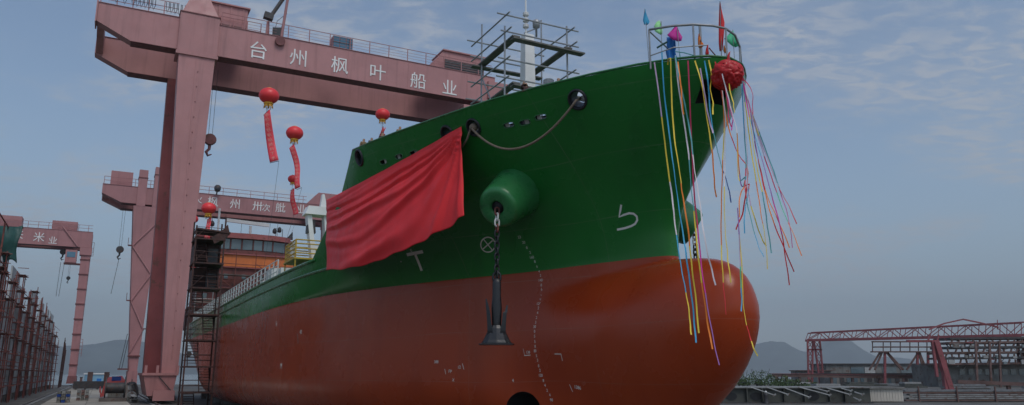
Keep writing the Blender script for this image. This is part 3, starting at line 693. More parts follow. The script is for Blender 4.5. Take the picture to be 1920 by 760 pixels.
hull_strip(circ(915, 459, 13.5, 14), .06, 'thruster_symbol', close=True)
hull_strip([(907, 449), (923, 469)], .055, 'thruster_symbol', off=.008); hull_strip([(924, 451), (906, 467)], .055, 'thruster_symbol', off=.010)
hull_strip([(763, 478), (778, 475), (793, 472)], .16, 'tug_symbol'); hull_strip([(779, 478), (785, 492), (791, 508)], .16, 'tug_symbol', off=.009)
hull_strip([(1040, 664), (1052, 664)], .03, 'corner_mark'); hull_strip([(1052, 664), (1055, 677)], .03, 'corner_mark', off=.009)
hull_strip([(983, 667), (995, 666)], .03, 'corner_mark'); hull_strip([(981, 654), (984, 666)], .02, 'corner_mark', off=.009)
hull_strip([(1068, 721), (1074, 735)], .025, 'corner_mark'); hull_strip([(834, 692), (836, 702)], .03, 'corner_mark'); hull_strip([(867, 682), (870, 693)], .03, 'corner_mark')
hull_strip([(558, 626), (559, 644)], .05, 'corner_mark', 'plate')
def hull_text(t, x, y, size, rot=0., mat='mark', name='draft_mark'):
    p, nn = hp(x, y)
    if p is None: return
    rt = Vector((0, 0, 1)).cross(nn).normalized(); upv = nn.cross(rt)
    c, s_ = math.cos(R(rot)), math.sin(R(rot))
    letter(t, ship, p + nn * .004, rt * c + upv * s_, upv * c - rt * s_, size, mat, name)
DM = [(974, 445, '22'), (982, 455, '20'), (988, 465, '8'), (994, 474, '2'), (997, 483, '160'), (1003, 491, '8'), (1007, 500, '6'), (1011, 509, '4'), (1013.5, 517, '2'), (1013.5, 526, '140'), (1015, 535, '8'), (1015.5, 543, '6'),
      (1015, 552, '8'), (1013.5, 561, '0'), (1010, 570, '120'), (1009.5, 578, '2'), (1008, 587, '4'), (1006, 596, '2'), (1004.5, 605, '3'), (1002.5, 613, '30'), (1002.5, 622, '0'), (1002.5, 631, '5'), (1003, 641, '5'), (1003.5, 650, '8'), (1003.5, 658.5, '80'),
      (1006, 667.5, '5'), (1008, 676, '3'), (1010, 686.5, '8'), (1012.5, 695, '2'), (1013.7, 704.3, '120'), (1019, 714, '8'), (1022, 723, '4'), (1026, 732.5, '2'), (1031, 741, '4'), (1034, 750.5, '90')]
for x, y, t in DM: hull_text(t, x, y, .17)
for x, y, t, sz, ro in ((818, 679, '388', .2, 0), (844, 697, 'FP', .22, -8), (861, 689, '12', .2, 5), (850, 713, 'X', .2, -10), (962, 714, '4', .2, 10), (1083, 727, '1386', .2, -8), (990, 661, '138', .17, 0), (771, 470, 'G', .2, -10),
                     (752, 491, 'H', .12, -10), (564, 623, '42', .35, 0), (527, 687, 'M', .5, 0), (518, 607, '5', .4, 0), (519, 610, '3', .3, 0)):
    hull_text(t, x, y, sz, ro, name='hull_mark')
# ================================================================== gantry cranes
def tapered(a, b):      # a=(s0,s1,b0,b1,z) bottom, b= top
    s0, s1, b0, b1, z0 = a; t0, t1, c0, c1, z1 = b
    return MB().hexa([(s0, b0, z0), (s1, b0, z0), (s1, b1, z0), (s0, b1, z0)], [(t0, c0, z1), (t1, c0, z1), (t1, c1, z1), (t0, c1, z1)])
def hook_block(parent, top, zb, scale=1., mat='darksteel'):
    s_, b_, z_ = top; 
    for o_ in (-.22 * scale, .22 * scale): MB().tube([(s_, b_ + o_, z_), (s_, b_ + o_ * .9, zb)], .03, 5).build('hoist_rope', 'wire', parent)
    k = MB().lathe((s_ - .35 * scale, b_, zb - .5 * scale), (1, 0, 0), [(0, .1), (.02, .62 * scale), (.3 * scale, .7 * scale), (.68 * scale, .62 * scale), (.7 * scale, .1)], 16).build('hook_block', mat, parent)
    MB().tube([(s_, b_, zb - 1.0 * scale), (s_, b_, zb - 1.6 * scale), (s_, b_ + .3 * scale, zb - 2.0 * scale), (s_, b_ + .1 * scale, zb - 2.4 * scale), (s_, b_ - .3 * scale, zb - 2.2 * scale)], [.2 * scale, .16 * scale, .17 * scale, .15 * scale, .06 * scale], 8).build('hook', mat, k, smooth=True)
def girder(parent, s0, s1, bl, br, zb, zt, knee, tipdrop, mat='crane', name='girder'):
    """box girder along b; the left tip's underside rises from the knee to the tip"""
    pr = [(s0, br, zb), (s0, knee, zb), (s0, bl, zt - tipdrop), (s0, bl, zt), (s0, br, zt)]
    g = MB().prism(pr, (s1 - s0, 0, 0)).build(name, mat, parent)
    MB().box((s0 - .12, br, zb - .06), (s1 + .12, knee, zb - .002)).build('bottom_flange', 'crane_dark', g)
    MB().box((s0 - .12, br, zt + .002), (s1 + .12, bl, zt + .06)).build('top_flange', mat, g)
    return g
c1 = thing('gantry_crane', 'nearest and largest red gantry crane, its white characters above the ship', 'crane', (86, 12, 0), 'shipyard gantry cranes')
ZB, ZT = 46.5, 51.1
g = girder(c1, 84.7, 86.5, 23.8, -34, ZB, ZT, 19.6, 2.6)
for b_ in (-29, -19, -9.5, 4.5): MB().box((84.66, b_ - .05, ZB), (84.695, b_ + .05, ZT)).build('splice', 'crane', g)
g2 = girder(c1, 92.6, 94.4, 23.9, -34, ZB - 1.5, ZT - 1.5, 19.6, 2.6)
MB().hexa([(86.55, 22.9, ZT - 2.6), (92.55, 22.9, ZT - 4.1), (92.55, 23.75, ZT - 4.1), (86.55, 23.75, ZT - 2.6)], [(86.55, 22.9, ZT), (92.55, 22.9, ZT - 1.5), (92.55, 23.75, ZT - 1.5), (86.55, 23.75, ZT)]).build('end_tie', 'crane', c1)
MB().box((84.5, 23.83, ZT - 2.75), (87.3, 24.0, ZT + .3)).build('end_plate', 'crane', c1)
# leg heads and legs
MB().box((84.2, 8.9, 46.2), (87.5, 13.95, 51.85)).build('leg_head', 'crane', c1)
MB().box((84.05, 8.75, 45.75), (87.6, 14.1, 46.2)).build('leg_collar', 'crane', c1)
MB().box((84.1, 8.8, 51.85), (87.6, 14.05, 52.0)).build('leg_cap', 'crane_dark', c1)
tapered((84.3, 87.3, 9.1, 13.75, 52.0), (85.1, 86.8, 10.5, 12.6, 55.2)).build('pedestal', 'crane', c1)
MB().box((85.1, 10.5, 55.2), (86.8, 12.6, 60)).build('pedestal_post', 'crane', c1)
lg = tapered((84.0, 86.6, 10.25, 12.1, 3.7), (84.3, 87.4, 9.1, 13.7, 45.75)).build('leg', 'crane', c1)
def face_b(z_, t): # lateral position across the front leg at height z
    u = (z_ - 3.7) / 42.05; return lerp(lerp(10.25, 9.1, u), lerp(12.1, 13.7, u), t)
MB().hexa([(83.94, face_b(5.4, .42), 5.4), (83.99, face_b(5.4, .42), 5.4), (83.99, face_b(5.4, .47), 5.4), (83.94, face_b(5.4, .47), 5.4)],
          [(84.24, face_b(45.6, .48), 45.6), (84.29, face_b(45.6, .48), 45.6), (84.29, face_b(45.6, .53), 45.6), (84.24, face_b(45.6, .53), 45.6)]).build('leg_seam', 'crane', lg)
for k in range(18):
    z_ = 7 + k * 2.15; u = (z_ - 3.7) / 42.05; s_ = lerp(84.0, 84.3, u)
    MB().box((s_ - .1, face_b(z_, .44) - .05, z_), (s_ + .02, face_b(z_, .44) + .05, z_ + .12)).build('ladder_lug', 'crane_dark', lg)
tapered((92.0, 94.8, 11.2, 13.8, 3.7), (92.4, 95.0, 11.2, 14.4, 44.94)).build('leg', 'crane_shade', c1)
# right hand legs, mostly behind the ship
tapered((84.3, 86.9, -31.0, -29.5, 2.5), (84.5, 87.2, -32.2, -28.4, 45.6)).build('leg', 'crane', c1)
tapered((92.2, 94.6, -31.0, -29.5, 2.5), (92.3, 94.7, -32.2, -28.4, 44.9)).build('leg', 'crane', c1)
MB().box((84.2, -36.2, 47.3), (87.6, -32.6, 50.2)).build('leg_head', 'crane', c1)
for b_ in (11.8, -30.3):
    tapered((83.4, 95.6, b_ - 1.1, b_ + 1.7, .95), (83.2, 95.8, b_ - 1.45, b_ + 2.3, 3.4)).build('sill_beam', 'crane', c1)
    MB().box((83.0, b_ - 1.6, 3.4), (96, b_ + 2.45, 3.7)).build('sill_flange', 'crane', c1)
    for s_ in (84.3, 88.3, 91.3, 94.9):
        bg_ = MB().hexa([(s_ - 1.1, b_ - .5, .4), (s_ + 1.1, b_ - .5, .4), (s_ + 1.1, b_ + .9, .4), (s_ - 1.1, b_ + .9, .4)], [(s_ - .8, b_ - .6, .945), (s_ + .8, b_ - .6, .945), (s_ + .8, b_ + 1.0, .945), (s_ - .8, b_ + 1.0, .945)]).build('bogie', 'crane', c1)
        for q in (-.62, .62): MB().lathe((s_ + q, b_ + .3 if b_ > 0 else b_, .53), (0, 1, 0), [(0, .05), (0, .29), (.5, .29), (.5, .05)], 16).build('wheel', 'darksteel', bg_)
MB().box((82.2, 10.5, .4), (83.1, 12.9, 1.6)).build('buffer', 'crane', c1)
for k, (s_, b_, z_) in enumerate(((83.4, 10.3, 3.7), (83.4, 12.6, 3.7), (83.4, 13.9, 3.7))): MB().box((s_ - .15, b_ - .15, z_), (s_ + .15, b_ + .15, z_ + .9)).build('sill_bracket', 'crane', c1)
MB().tube([(83.1, 12.4, 3.3), (83.1, 11.8, 2.6), (83.2, 10.9, 1.6)], .06, 6).build('cable', 'wire', c1)
# deck of the girder: rail, winch houses, cabin, jib
railing(c1, [(84.85, 8.6, ZT + .06), (84.85, -33.5, ZT + .06)], 2.0, 3.05, .07, .055, 'crane', (1.,))
for lv in (.3, .52, .75): MB().tube([(84.85, 8.6, ZT + 2 * lv), (84.85, -33.5, ZT + 2 * lv)], .022, 4).build('rail_wire', 'crane2', c1)
railing(c1, [(84.85, 23.6, ZT + .06), (84.85, 14.2, ZT + .06)], 2.0, 1.9, .06, .05, 'crane', (1., .6, .3))
for k in range(15):                            # hanging festoon cable loops
    b_ = 21.8 - k * .5 - (1.2 if k > 9 else 0); w_ = .2
    if k in (1, 3): continue
    MB().tube([(84.7, b_ + w_, ZT + 1.9), (84.7, b_ + w_ * .9, ZT + 1.0), (84.7, b_ + .05, ZT + .35), (84.7, b_ - w_ * .8, ZT + 1.0), (84.7, b_ - w_ * .7, ZT + 1.9)], .045, 5).build('festoon_cable', 'wire', c1)
wh = MB().prism([(85.6, -22.6, ZT + .06), (85.6, -25.2, ZT + 3.4), (85.6, -32.4, ZT + 3.4), (85.6, -32.4, ZT + .06)], (4.5, 0, 0)).build('winch_house', 'crane', c1)
MB().box((85.3, -32.7, ZT + 3.4), (90.4, -25.0, ZT + 3.6)).build('roof', 'crane', wh)
MB().box((85.52, -32.3, ZT + .3), (85.59, -25.4, ZT + 2.0)).build('louvre', 'darksteel', wh)
for z_ in (.7, 1.1, 1.5): MB().box((85.45, -32.3, ZT + z_), (85.515, -25.4, ZT + z_ + .08)).build('louvre_slat', 'steel', wh)
wh = MB().box((87.4, 4.9, ZT + .06), (91.8, 10.2, ZT + 4.4)).build('winch_house', 'crane', c1)
MB().box((87.1, 4.6, ZT + 4.4), (92.1, 10.5, ZT + 4.6)).build('roof', 'crane', wh)
for b_ in (5.5, 7.2, 8.8): MB().box((87.28, b_ - .08, ZT + .3), (87.38, b_ + .08, ZT + 4.3)).build('stiffener', 'crane', wh)
MB().box((87.3, 5.0, ZT + .2), (87.39, 10.0, ZT + 1.5)).build('vent', 'darksteel', wh)
railing(c1, [(87.0, 8.7, ZT + .06), (87.0, 3.0, ZT + .06)], 2.4, 1.9, .07, .05, 'crane', (1., .5))
cb_ = MB().box((85.2, -10.2, ZT + .06), (87.0, -7.2, ZT + 2.1)).build('cabin', 'crane2', c1)
for k in range(3): MB().box((85.12, -10.1 + k * .98, ZT + .2), (85.19, -9.22 + k * .98, ZT + 2.0)).build('cabin_pane', 'bluewindow', cb_)
MB().box((85.08, -10.15, ZT + 1.05), (85.115, -7.2, ZT + 1.15)).build('cabin_bar', 'darksteel', cb_)
MB().tube([(86, 2.2, ZT), (86, 2.2, ZT + 2.6)], [.3, .2], 8).build('jib_post', 'crane2', c1)
MB().bar((85.6, 2.9, ZT + 3.3), (85.6, 1.6, ZT + 3.1), .9, .9).build('jib_winch', 'darksteel', c1)
MB().tube([(85.8, 1.9, ZT + 3.4), (85.8, -1.6, ZT + 10.5)], .28, 8).build('jib_arm', 'darksteel', c1)
MB().tube([(84.6, .45, ZT - .4), (84.9, -.5, ZT + 10.5)], .2, 8).build('jib_stay', 'crane2', c1)
MB().lathe((84.2, .6, ZT - .8), (1, 0, 0), [(0, .1), (0, .7), (.4, .7), (.4, .1)], 16).build('jib_sheave', 'crane_dark', c1)
MB().bar((84.8, 1.0, ZT + .8), (86, .6, ZT + .8), 1.4, 1.2).build('jib_motor', 'darksteel', c1)
for q in (.6, 1.4): MB().tube([(85.2, q, ZT + .4), (85.1, q - .3, ZT + 2.5), (85.1, -.2, ZT + 4)], .04, 5).build('jib_line', 'wire', c1)
# trolley ropes and hook beside the leg
hook_block(c1, (90.0, 8.3, ZB), 36.6, 1.25, 'crane_dark')
for t, x, y in (('台', 484, 97), ('州', 560, 111), ('枫', 637, 125), ('叶', 708, 138), ('船', 784, 154), ('业', 843, 167)):
    p = px_s(x, y, 84.66); letter(t, c1, p, (0, -1, 0), (0, 0, 1), 2.75, 'white', 'character')

# ------------------------------------------------------------------ second gantry crane
c2 = thing('gantry_crane', 'second red gantry crane farther down the slipway, behind the nearest crane', 'crane', (166, 13, 0), 'shipyard gantry cranes')
S2 = 165.; ZB, ZT = 40.6, 44.4
girder(c2, S2, S2 + 2.4, 22.4, -28, ZB, ZT, 18.4, 2.0, 'crane2')
girder(c2, S2 + 7, S2 + 9.4, 22.4, -28, ZB, ZT, 18.4, 2.0, 'crane2')
MB().box((S2 + 2.45, 21.2, ZT - 2), (S2 + 6.95, 22.3, ZT)).build('end_tie', 'crane2', c2)
for (b0, b1, zt) in ((13.6, 15.4, 48.4), (10.4, 12.2, 49.4)):
    MB().box((S2 - .3, b0, ZB - .5), (S2 + 2.6, b1, zt)).build('leg_head', 'crane2', c2)
    MB().box((S2 - .4, b0 - .1, zt - 1.9), (S2 + 2.7, b1 + .1, zt - 1.7)).build('head_band', 'crane_dark', c2)
lg = tapered((S2 - .2, S2 + 2.2, 11.8, 13.4, 4.2), (S2 - .25, S2 + 2.5, 10.4, 15.9, ZB - .5)).build('leg', 'crane2', c2)
tapered((S2 + 7, S2 + 9.2, 11.8, 13.4, 4.2), (S2 + 7, S2 + 9.4, 10.4, 15.9, ZB)).build('leg', 'crane2', c2)
tapered((S2 - .5, S2 + 9.5, 11.6, 13.6, 1.4), (S2 - .5, S2 + 9.5, 11.7, 13.6, 4.2)).build('sill_beam', 'crane2', c2)
MB().box((S2 - .6, 11.5, 7.2), (S2 + 2.4, 13.9, 7.45)).build('leg_band', 'crane_dark', c2)
def lb(z_, t): u = (z_ - 4.2) / (ZB - 4.7); return lerp(lerp(11.8, 10.4, u), lerp(13.4, 15.9, u), t)
zs = [34.5, 26.5, 19.5, 12.5, 8.5]; sd_ = 0
zz_ = [37, 31, 25, 19, 13, 8]
for k in range(len(zz_) - 1): MB().tube([(S2 - .3, lb(zz_[k], k % 2), zz_[k]), (S2 - .3, lb(zz_[k + 1], (k + 1) % 2), zz_[k + 1])], .2, 6).build('stair_stringer', 'crane2', lg)
for k, z_ in enumerate((31, 25, 19, 13)):
    t = 1 - k % 2; b_ = lb(z_, t); o_ = .9 if t else -.9
    MB().box((S2 - .9, min(b_, b_ + o_), z_), (S2 + .2, max(b_, b_ + o_), z_ + .2)).build('landing', 'crane_dark', c2)
    railing(c2, [(S2 - .9, b_ + o_, z_ + .2), (S2 + .2, b_ + o_, z_ + .2)], 1.5, .9, .05, .05, 'crane_dark', (1.,))
MB().tube([(S2, 14.0, 12), (S2, 14.8, 4.5)], .06, 5).build('lift_rope', 'wire', c2); MB().tube([(S2, 14.4, 12), (S2, 15.3, 4.5)], .06, 5).build('lift_rope', 'wire', c2)
MB().box((S2 - .8, 13.5, 4.4), (S2 + .8, 15.6, 4.7)).build('landing', 'crane_dark', c2)
MB().box((S2 + 1, 16.6, ZT + .06), (S2 + 6, 21, ZT + 3.4)).build('winch_house', 'crane2', c2)
wh = MB().prism([(S2 + .5, -22.2, ZT + .06), (S2 + .5, -25.0, ZT + 3.2), (S2 + .5, -29.8, ZT + 3.2), (S2 + .5, -29.8, ZT + .06)], (5, 0, 0)).build('winch_house', 'crane2', c2)
MB().box((S2 - .2, -30, ZB - 2), (S2 + 2.8, -26.4, ZT + 3)).build('leg_head', 'crane2', c2)
tapered((S2, S2 + 2.2, -28.6, -27, 1), (S2, S2 + 2.4, -29.8, -26.5, ZB - 2)).build('leg', 'crane2', c2)
railing(c2, [(S2 + .1, 22.2, ZT + .06), (S2 + .1, -22, ZT + .06)], 1.7, 3.1, .06, .06, 'crane2', (1., .5))
hook_block(c2, (S2 + 4.5, 17.6, ZB), 31.3, 1.15)
MB().tube([(S2 + 4.5, 17.6, 28.6), (S2 + 4.5, 18.4, 20.8)], .05, 5).build('tag_line', 'wire', c2)
hk = px_s(408, 353, S2 - 1)
k = MB().lathe(hk - Vector((0, 0, .9)), (0, 0, 1), [(0, .1), (.1, .5), (.6, .75), (1.2, .75), (1.6, .4), (1.7, .05)], 14).build('beacon', 'darksteel', c2, smooth=True)
MB().tube([(hk.x + 1.2, hk.y, ZT), hk], .16, 6).build('beacon_post', 'darksteel', c2)
for t, x, y in (('火', 371, 375), ('枫', 399, 380), ('州', 441, 384), ('卅', 483, 388), ('次', 499, 391), ('舭', 526, 391), ('业', 566, 394)):
    p = px_s(x, y, S2 - .05); letter(t, c2, p, (0, -1, 0), (0, 0, 1), 2.0 if t in '火次' else 2.5, 'white', 'character')
# ------------------------------------------------------------------ third gantry crane, over the next berth
c3 = thing('gantry_crane', 'smallest and farthest red gantry crane, over the grey scaffolded hull', 'crane', (241, 25.5, 0), 'shipyard gantry cranes')
S3 = 240.; ZB, ZT = 40.6, 45.4
girder(c3, S3, S3 + 2.4, 62, 24.9, ZB, ZT, 60, 2, 'crane2'); girder(c3, S3 + 6, S3 + 8.4, 62, 24.9, ZB, ZT, 60, 2, 'crane2')
for s_ in (S3, S3 + 6):
    lg = tapered((s_ + .2, s_ + 2., 25.0, 26.9, 3), (s_, s_ + 2.2, 24.9, 27.4, ZB)).build('leg', 'crane2', c3)
    if s_ == S3:
        for k in range(8):
            z_ = 6 + k * 4.4; u = (z_ - 3) / 37.6
            MB().box((s_ - .15, 24.8, z_), (s_ + 2.3, lerp(26.9, 27.4, u) + .15, z_ + .3)).build('leg_band', 'crane_dark', lg)
tapered((S3 - .5, S3 + 9, 24.6, 27.2, .8), (S3 - .2, S3 + 8.6, 24.8, 27, 3)).build('sill_beam', 'crane_dark', c3)
MB().box((S3 - .4, 24.6, ZB - 2.3), (S3 + 2.6, 27.8, ZB - .1)).build('leg_head', 'crane2', c3)
MB().tube([(S3 - .2, 33, ZT + 1), (S3 - .2, 28.6, ZB + .3)], .22, 6).build('stair_stringer', 'crane2', c3)
MB().box((S3 + .5, 29.2, ZT + .06), (S3 + 5, 35.8, ZT + 2.8)).build('winch_house', 'crane2', c3)
MB().box((S3 + .5, 43.5, ZT + .06), (S3 + 5, 52, ZT + 3.2)).build('winch_house', 'crane2', c3)
railing(c3, [(S3 + .1, 60, ZT + .06), (S3 + .1, 25, ZT + .06)], 1.9, 2.6, .07, .06, 'crane2', (1., .5))
ob = MB().box((S3 - .5, 28.4, ZB - 4.8), (S3 + 2, 31.4, ZB - 1)).build('operator_cabin', 'crane2', c3)
MB().box((S3 - .58, 28.8, ZB - 3.2), (S3 - .51, 31, ZB - 1.6)).build('cabin_pane', 'bluewindow', ob)
MB().box((S3 - .3, 27.3, ZB - 5.2), (S3 + 2.2, 31.6, ZB - 4.9)).build('landing', 'crane_dark', c3)
railing(c3, [(S3 - .3, 24.2, ZB - 2.6), (S3 - .3, 24.9, ZB - 2.6)], 4.2, .6, .06, .05, 'crane_dark', (1., .6, .3))
railing(c3, [(S3 - .2, 24.2, 8.5), (S3 - .2, 24.8, 8.5)], 5., .6, .07, .06, 'crane2', (1., .8, .6, .4, .2))
p = px_s(118, 476, S3 + 3); hook_block(c3, (p.x, p.y, ZB), p.z + 1.2, 1.3)
for x0, x1 in ((114, 105), (121, 110)):
    a = px_s(x0, 492, S3 + 3); b = px_s(x1, 556, S3 + 3); MB().tube([a, b], .06, 5).build('sling', 'wire', c3)
p = px_s(122, 524, S3 + 3); hook_block(c3, (p.x, p.y - .8, ZB), p.z + .8, .8)
for t, x, y in (('来', 33, 441), ('米', 73, 446), ('业', 99, 452)):
    p = px_s(x, y, S3 - .05); letter(t, c3, p, (0, -1, 0), (0, 0, 1), 3.0 if t != '业' else 2.4, 'white', 'character')

# ================================================================== stair tower beside the ship
st = thing('stair_tower', 'dark brown steel stair tower standing against the ship side', 'stair tower', (57.5, 10.7, 0))
SA, SB, BA, BB = 56.2, 59.0, 9.35, 11.95
fl = [1.95, 4.3, 6.75, 9.15, 11.65, 14.05, 16.4]
for s_ in (SA, SB):
    for b_ in (BA, BB): MB().box((s_ - .07, b_ - .07, 0), (s_ + .07, b_ + .07, 18.4 if (s_ == SB or b_ == BA) else 17.6)).build('post', 'stair', st)
for i, z_ in enumerate(fl):
    MB().box((SA - .12, BA - .12, z_ - .14), (SB + .12, BB + .12, z_)).build('platform', 'stair', st)
    z0 = fl[i - 1] if i else 0; lo, hi = SA + .15, SB - .5; c0 = BA + .2 if i % 2 else BB - 1.2
    for b_ in (c0, c0 + .95): MB().bar((lo, b_, z0), (hi, b_, z_ - .05), .07, .2).build('stringer', 'stair', st)
    ns = 9
    for k in range(1, ns):
        u = k / ns; s_ = lerp(lo, hi, u); zt = lerp(z0, z_, u); MB().box((s_ - .13, c0 + .037, zt - .035), (s_ + .13, c0 + .913, zt + .02)).build('tread', 'stair', st)
    for (a, b) in (((SA - .1, BA, 0), (SA - .1, BB, 0)), ((SB, BA, 0), (SB, BB, 0)), ((SA, BB, 0), (SB, BB, 0))):
        for h_ in (.55, 1.05): MB().tube([Vector(a) + Vector((0, 0, z_ + h_)), Vector(b) + Vector((0, 0, z_ + h_))], .028, 5).build('guard_rail', 'stair', st)
    if i > 1: MB().tube([(SA - .15, BB, z_), (SA - .15, BB - .9, z_ + 1.05)], .03, 5).build('brace', 'stair', st)
for i in (4, 5):
    MB().box((SB + .05, BA, fl[i] + .01), (SB + .09, BB, fl[i] + 2.2)).build('side_panel', 'stair', st)
    MB().box((SA + .1, BB + .02, fl[i] + .01), (SB, BB + .06, fl[i] + 1.7)).build('side_panel', 'stair', st)
    MB().box((SA + 1.6, BA + .3, fl[i] + .01), (SA + 2.2, BA + 1.2, fl[i] + 1.6)).build('switch_box', 'darksteel', st)
MB().hexa([(SA - .2, BA - .5, 17.0), (SB, BA - .5, 17.0), (SB, BB, 17.2), (SA - .2, BB, 17.2)], [(SA - .2, BA - .5, 17.15), (SB, BA - .5, 17.15), (SB, BB, 17.35), (SA - .2, BB, 17.35)]).build('roof', 'stair', st)
MB().prism([(SA - .1, BA + .4, 17.1), (SA - .1, BA - .2, 17.9), (SA - .1, BA - .45, 17.0), (SA - .1, BA - .1, 16.5), (SA - .1, BA + .9, 15.9), (SA - .1, BA + 1.2, 16.5)], (.1, 0, 0)).build('chute_panel', 'stair', st)
MB().tube([(SA, BA - .05, 0), (SA, BA - .05, 15)], .04, 5).build('downpipe', 'stair', st)
MB().lathe((SA + .2, BB - .35, 5.4), (1, 0, 0), [(0, .05), (0, .22), (.5, .22), (.5, .05)], 12).build('lamp', 'darksteel', st)
MB().lathe((SA + .2, BB - .9, 5.4), (1, 0, 0), [(0, .05), (0, .2), (.5, .2), (.5, .05)], 12).build('lamp', 'darksteel', st)
MB().box((SA + .1, BB - 1.2, 5.1), (SA + .9, BB - .1, 5.18)).build('lamp_bracket', 'stair', st)
# ================================================================== left berth: a hull wall of plates behind scaffolding
random.seed(11)
uh = thing('unfinished_hull', 'grey steel plate hull wall of an unfinished ship behind scaffolding at left', 'ship', (140, 32, 0))
MB().box((70, 30.7, .6), (214, 44, 12.6)).build('inner_hull', 'darksteel', uh)
protos = []
for k in range(4): protos.append(MB().box((0, 30, 0), (6.1, 30.12, 2.4)).build('plate', 'plate' if k < 3 else 'plate_light', uh)); protos[-1].hide_render = False
first = [True] * 4
for i in range(23):
    for j in range(5):
        k = 3 if random.random() < .12 else random.randrange(3); off = Vector((72 + i * 6.15, random.random() * .1 + (.35 if j == 0 else 0), .75 + j * 2.43))
        if first[k]: protos[k].location += off; first[k] = False; basek = off
        else: c = protos[k].copy(); col.objects.link(c); c.parent = uh; c.location = Vector((0, 0, 0)) + off + (protos[k].location * 0)
for i in range(22):                            # lighter upper-works panels
    if i in (3, 7, 8, 12, 16): continue
    s_ = 73 + i * 6.15; h_ = 4.6 if i % 3 else 3.2
    MB().box((s_, 30.4, 12.95), (s_ + 5.2, 30.6, 12.95 + h_)).build('upper_panel', 'plate_light', uh)
for i in range(24): MB().box((71.8 + i * 6.15, 29.75, .0), (72.2 + i * 6.15, 30.9, .75)).build('keel_block', 'plank', uh)
def scaffold_tower(s0, zt, label, far):
    t = thing('scaffold_tower', label, 'scaffolding', (s0, 28.2, 0), 'scaffold towers along the grey hull wall')
    w_ = 2.0; b0, b1 = 28.9, 29.7; n = int(zt / 2.0)
    for s_ in (s0, s0 + w_):
        for b_ in (b0, b1): MB().tube([(s_, b_, 0), (s_ + random.uniform(-.1, .1), b_, zt + random.uniform(-.3, 1.0))], .06, 6).build('pole', 'rustpole', t)
    for k in range(1, n + 1):
        z_ = k * 2.0
        e = random.uniform(.3, 2.4)
        MB().tube([(s0 - e, b0, z_), (s0 + w_ + random.uniform(.3, 2.5), b0, z_)], .045, 5).build('ledger', 'rustpole', t)
        MB().tube([(s0, b0 - .5, z_ + .1), (s0, b1 + .2, z_ + .1)], .045, 5).build('transom', 'rustpole', t)
        MB().tube([(s0 + w_, b0 - .4, z_ + .1), (s0 + w_, b1 + .2, z_ + .1)], .045, 5).build('transom', 'rustpole', t)
        if k % 2 == 0 or k >= n - 1: MB().box((s0 - .3, b0 - .2, z_ + .17), (s0 + w_ + .3, b1 - .1, z_ + .24)).build('plank', 'shiprust', t)
        if k % 2 and not far: MB().tube([(s0, b0, z_ - 1), (s0 + w_, b0, z_ + 1)], .05, 5).build('brace', 'rustpole', t)
        if random.random() < .5: MB().tube([(s0, b0 - .45, z_ + 1.1), (s0, b1, z_ + 1.1)], .045, 5).build('guard_rail', 'rustpole', t)
names = ['first', 'second', 'third', 'fourth', 'fifth', 'sixth', 'seventh', 'eighth', 'ninth', 'tenth', 'eleventh']
for k, (s_, zt) in enumerate(((74.5, 16.2), (85, 14.5), (96, 16.3), (107, 15), (119, 16.2), (132, 15.8), (146, 15.8), (160, 14.5), (175, 13.8), (190, 12.5), (205, 11.5))):
    scaffold_tower(s_, zt, 'rusty red scaffold tower on the grey hull wall, %s from the camera' % names[k], k > 6)
run = thing('scaffold_run', 'long horizontal scaffold ledgers and boards tying the towers along the grey hull wall', 'scaffolding', (145, 29.3, 0))
for z_ in range(1, 8):
    for q in range(6):
        s0 = 72 + q * 24 + random.uniform(-1, 1); MB().tube([(s0, 29.25, z_ * 2.0 + .5), (s0 + 23, 29.25, z_ * 2.0 + .5 + random.uniform(-.2, .2))], .045, 5).build('ledger', 'rustpole', run)
        if (z_ + q) % 2: MB().box((s0 + 2, 28.95, z_ * 2.0 + .58), (s0 + 2 + random.uniform(5, 9), 29.6, z_ * 2.0 + .66)).build('board', random.choice(['plank', 'shiprust']), run)
for q in range(22):
    s0 = 73 + q * 6.3; z_ = random.uniform(1, 11); MB().tube([(s0, 29.3, z_), (s0 + random.uniform(2.5, 4.5), 29.3, z_ + 3.6)], .04, 5).build('brace', 'rustpole', run)
    MB().tube([(s0 + 3, 29.5, 0), (s0 + 3.1, 29.5, random.uniform(10, 17))], .05, 5).build('pole', random.choice(['rustpole', 'stair', 'galv']), run)
# pole screen at the far end
ps = thing('pole_screen', 'thin upright pole fence of scaffolding at the far end of the grey hull wall', 'scaffolding', (222, 28, 0))
for k in range(9): MB().tube([(217 + k * 2.2, 28.2, 0), (217 + k * 2.2, 28.0, 11.5 - .3 * k + random.random() * 2)], .1, 5).build('pole', 'stair', ps)
for z_ in (2, 4.2, 6.4, 8.6): MB().tube([(215, 28.1, z_), (236, 28.1, z_)], .08, 5).build('ledger', 'stair', ps)
# green tarpaulin over the near scaffold
rows = []
for j in range(17):
    v = j / 16; row = []
    for i in range(21):
        u = i / 20; b_ = lerp(28.15, 33.5, u); top = 19.7 - .15 * u - .25 * math.sin(u * 6)
        drop = 4.3 - .5 * math.sin(u * 11) - (1.2 if .28 < u < .42 else 0)
        s_ = 76.5 + .28 * math.sin(u * 17 + v * 2) + .15 * math.sin(v * 9 + u * 4) - .5 * math.sin(v * 2.4)
        if v < .12: s_ += (1 - v / .12) * 2.6
        row.append((s_, b_ - .22 * v * math.sin(u * 9) - .12 * math.sin(v * 7), top - drop * max(0, v - .1) / .9))
    rows.append(row)
tp = MB().grid(rows); tpo = tp.build('tarpaulin', 'tarp', smooth=True)
sm = tpo.modifiers.new('thickness', 'SOLIDIFY'); sm.thickness = .05
setp(tpo, 'dark green tarpaulin draped high over the scaffold at the left edge', 'tarpaulin')
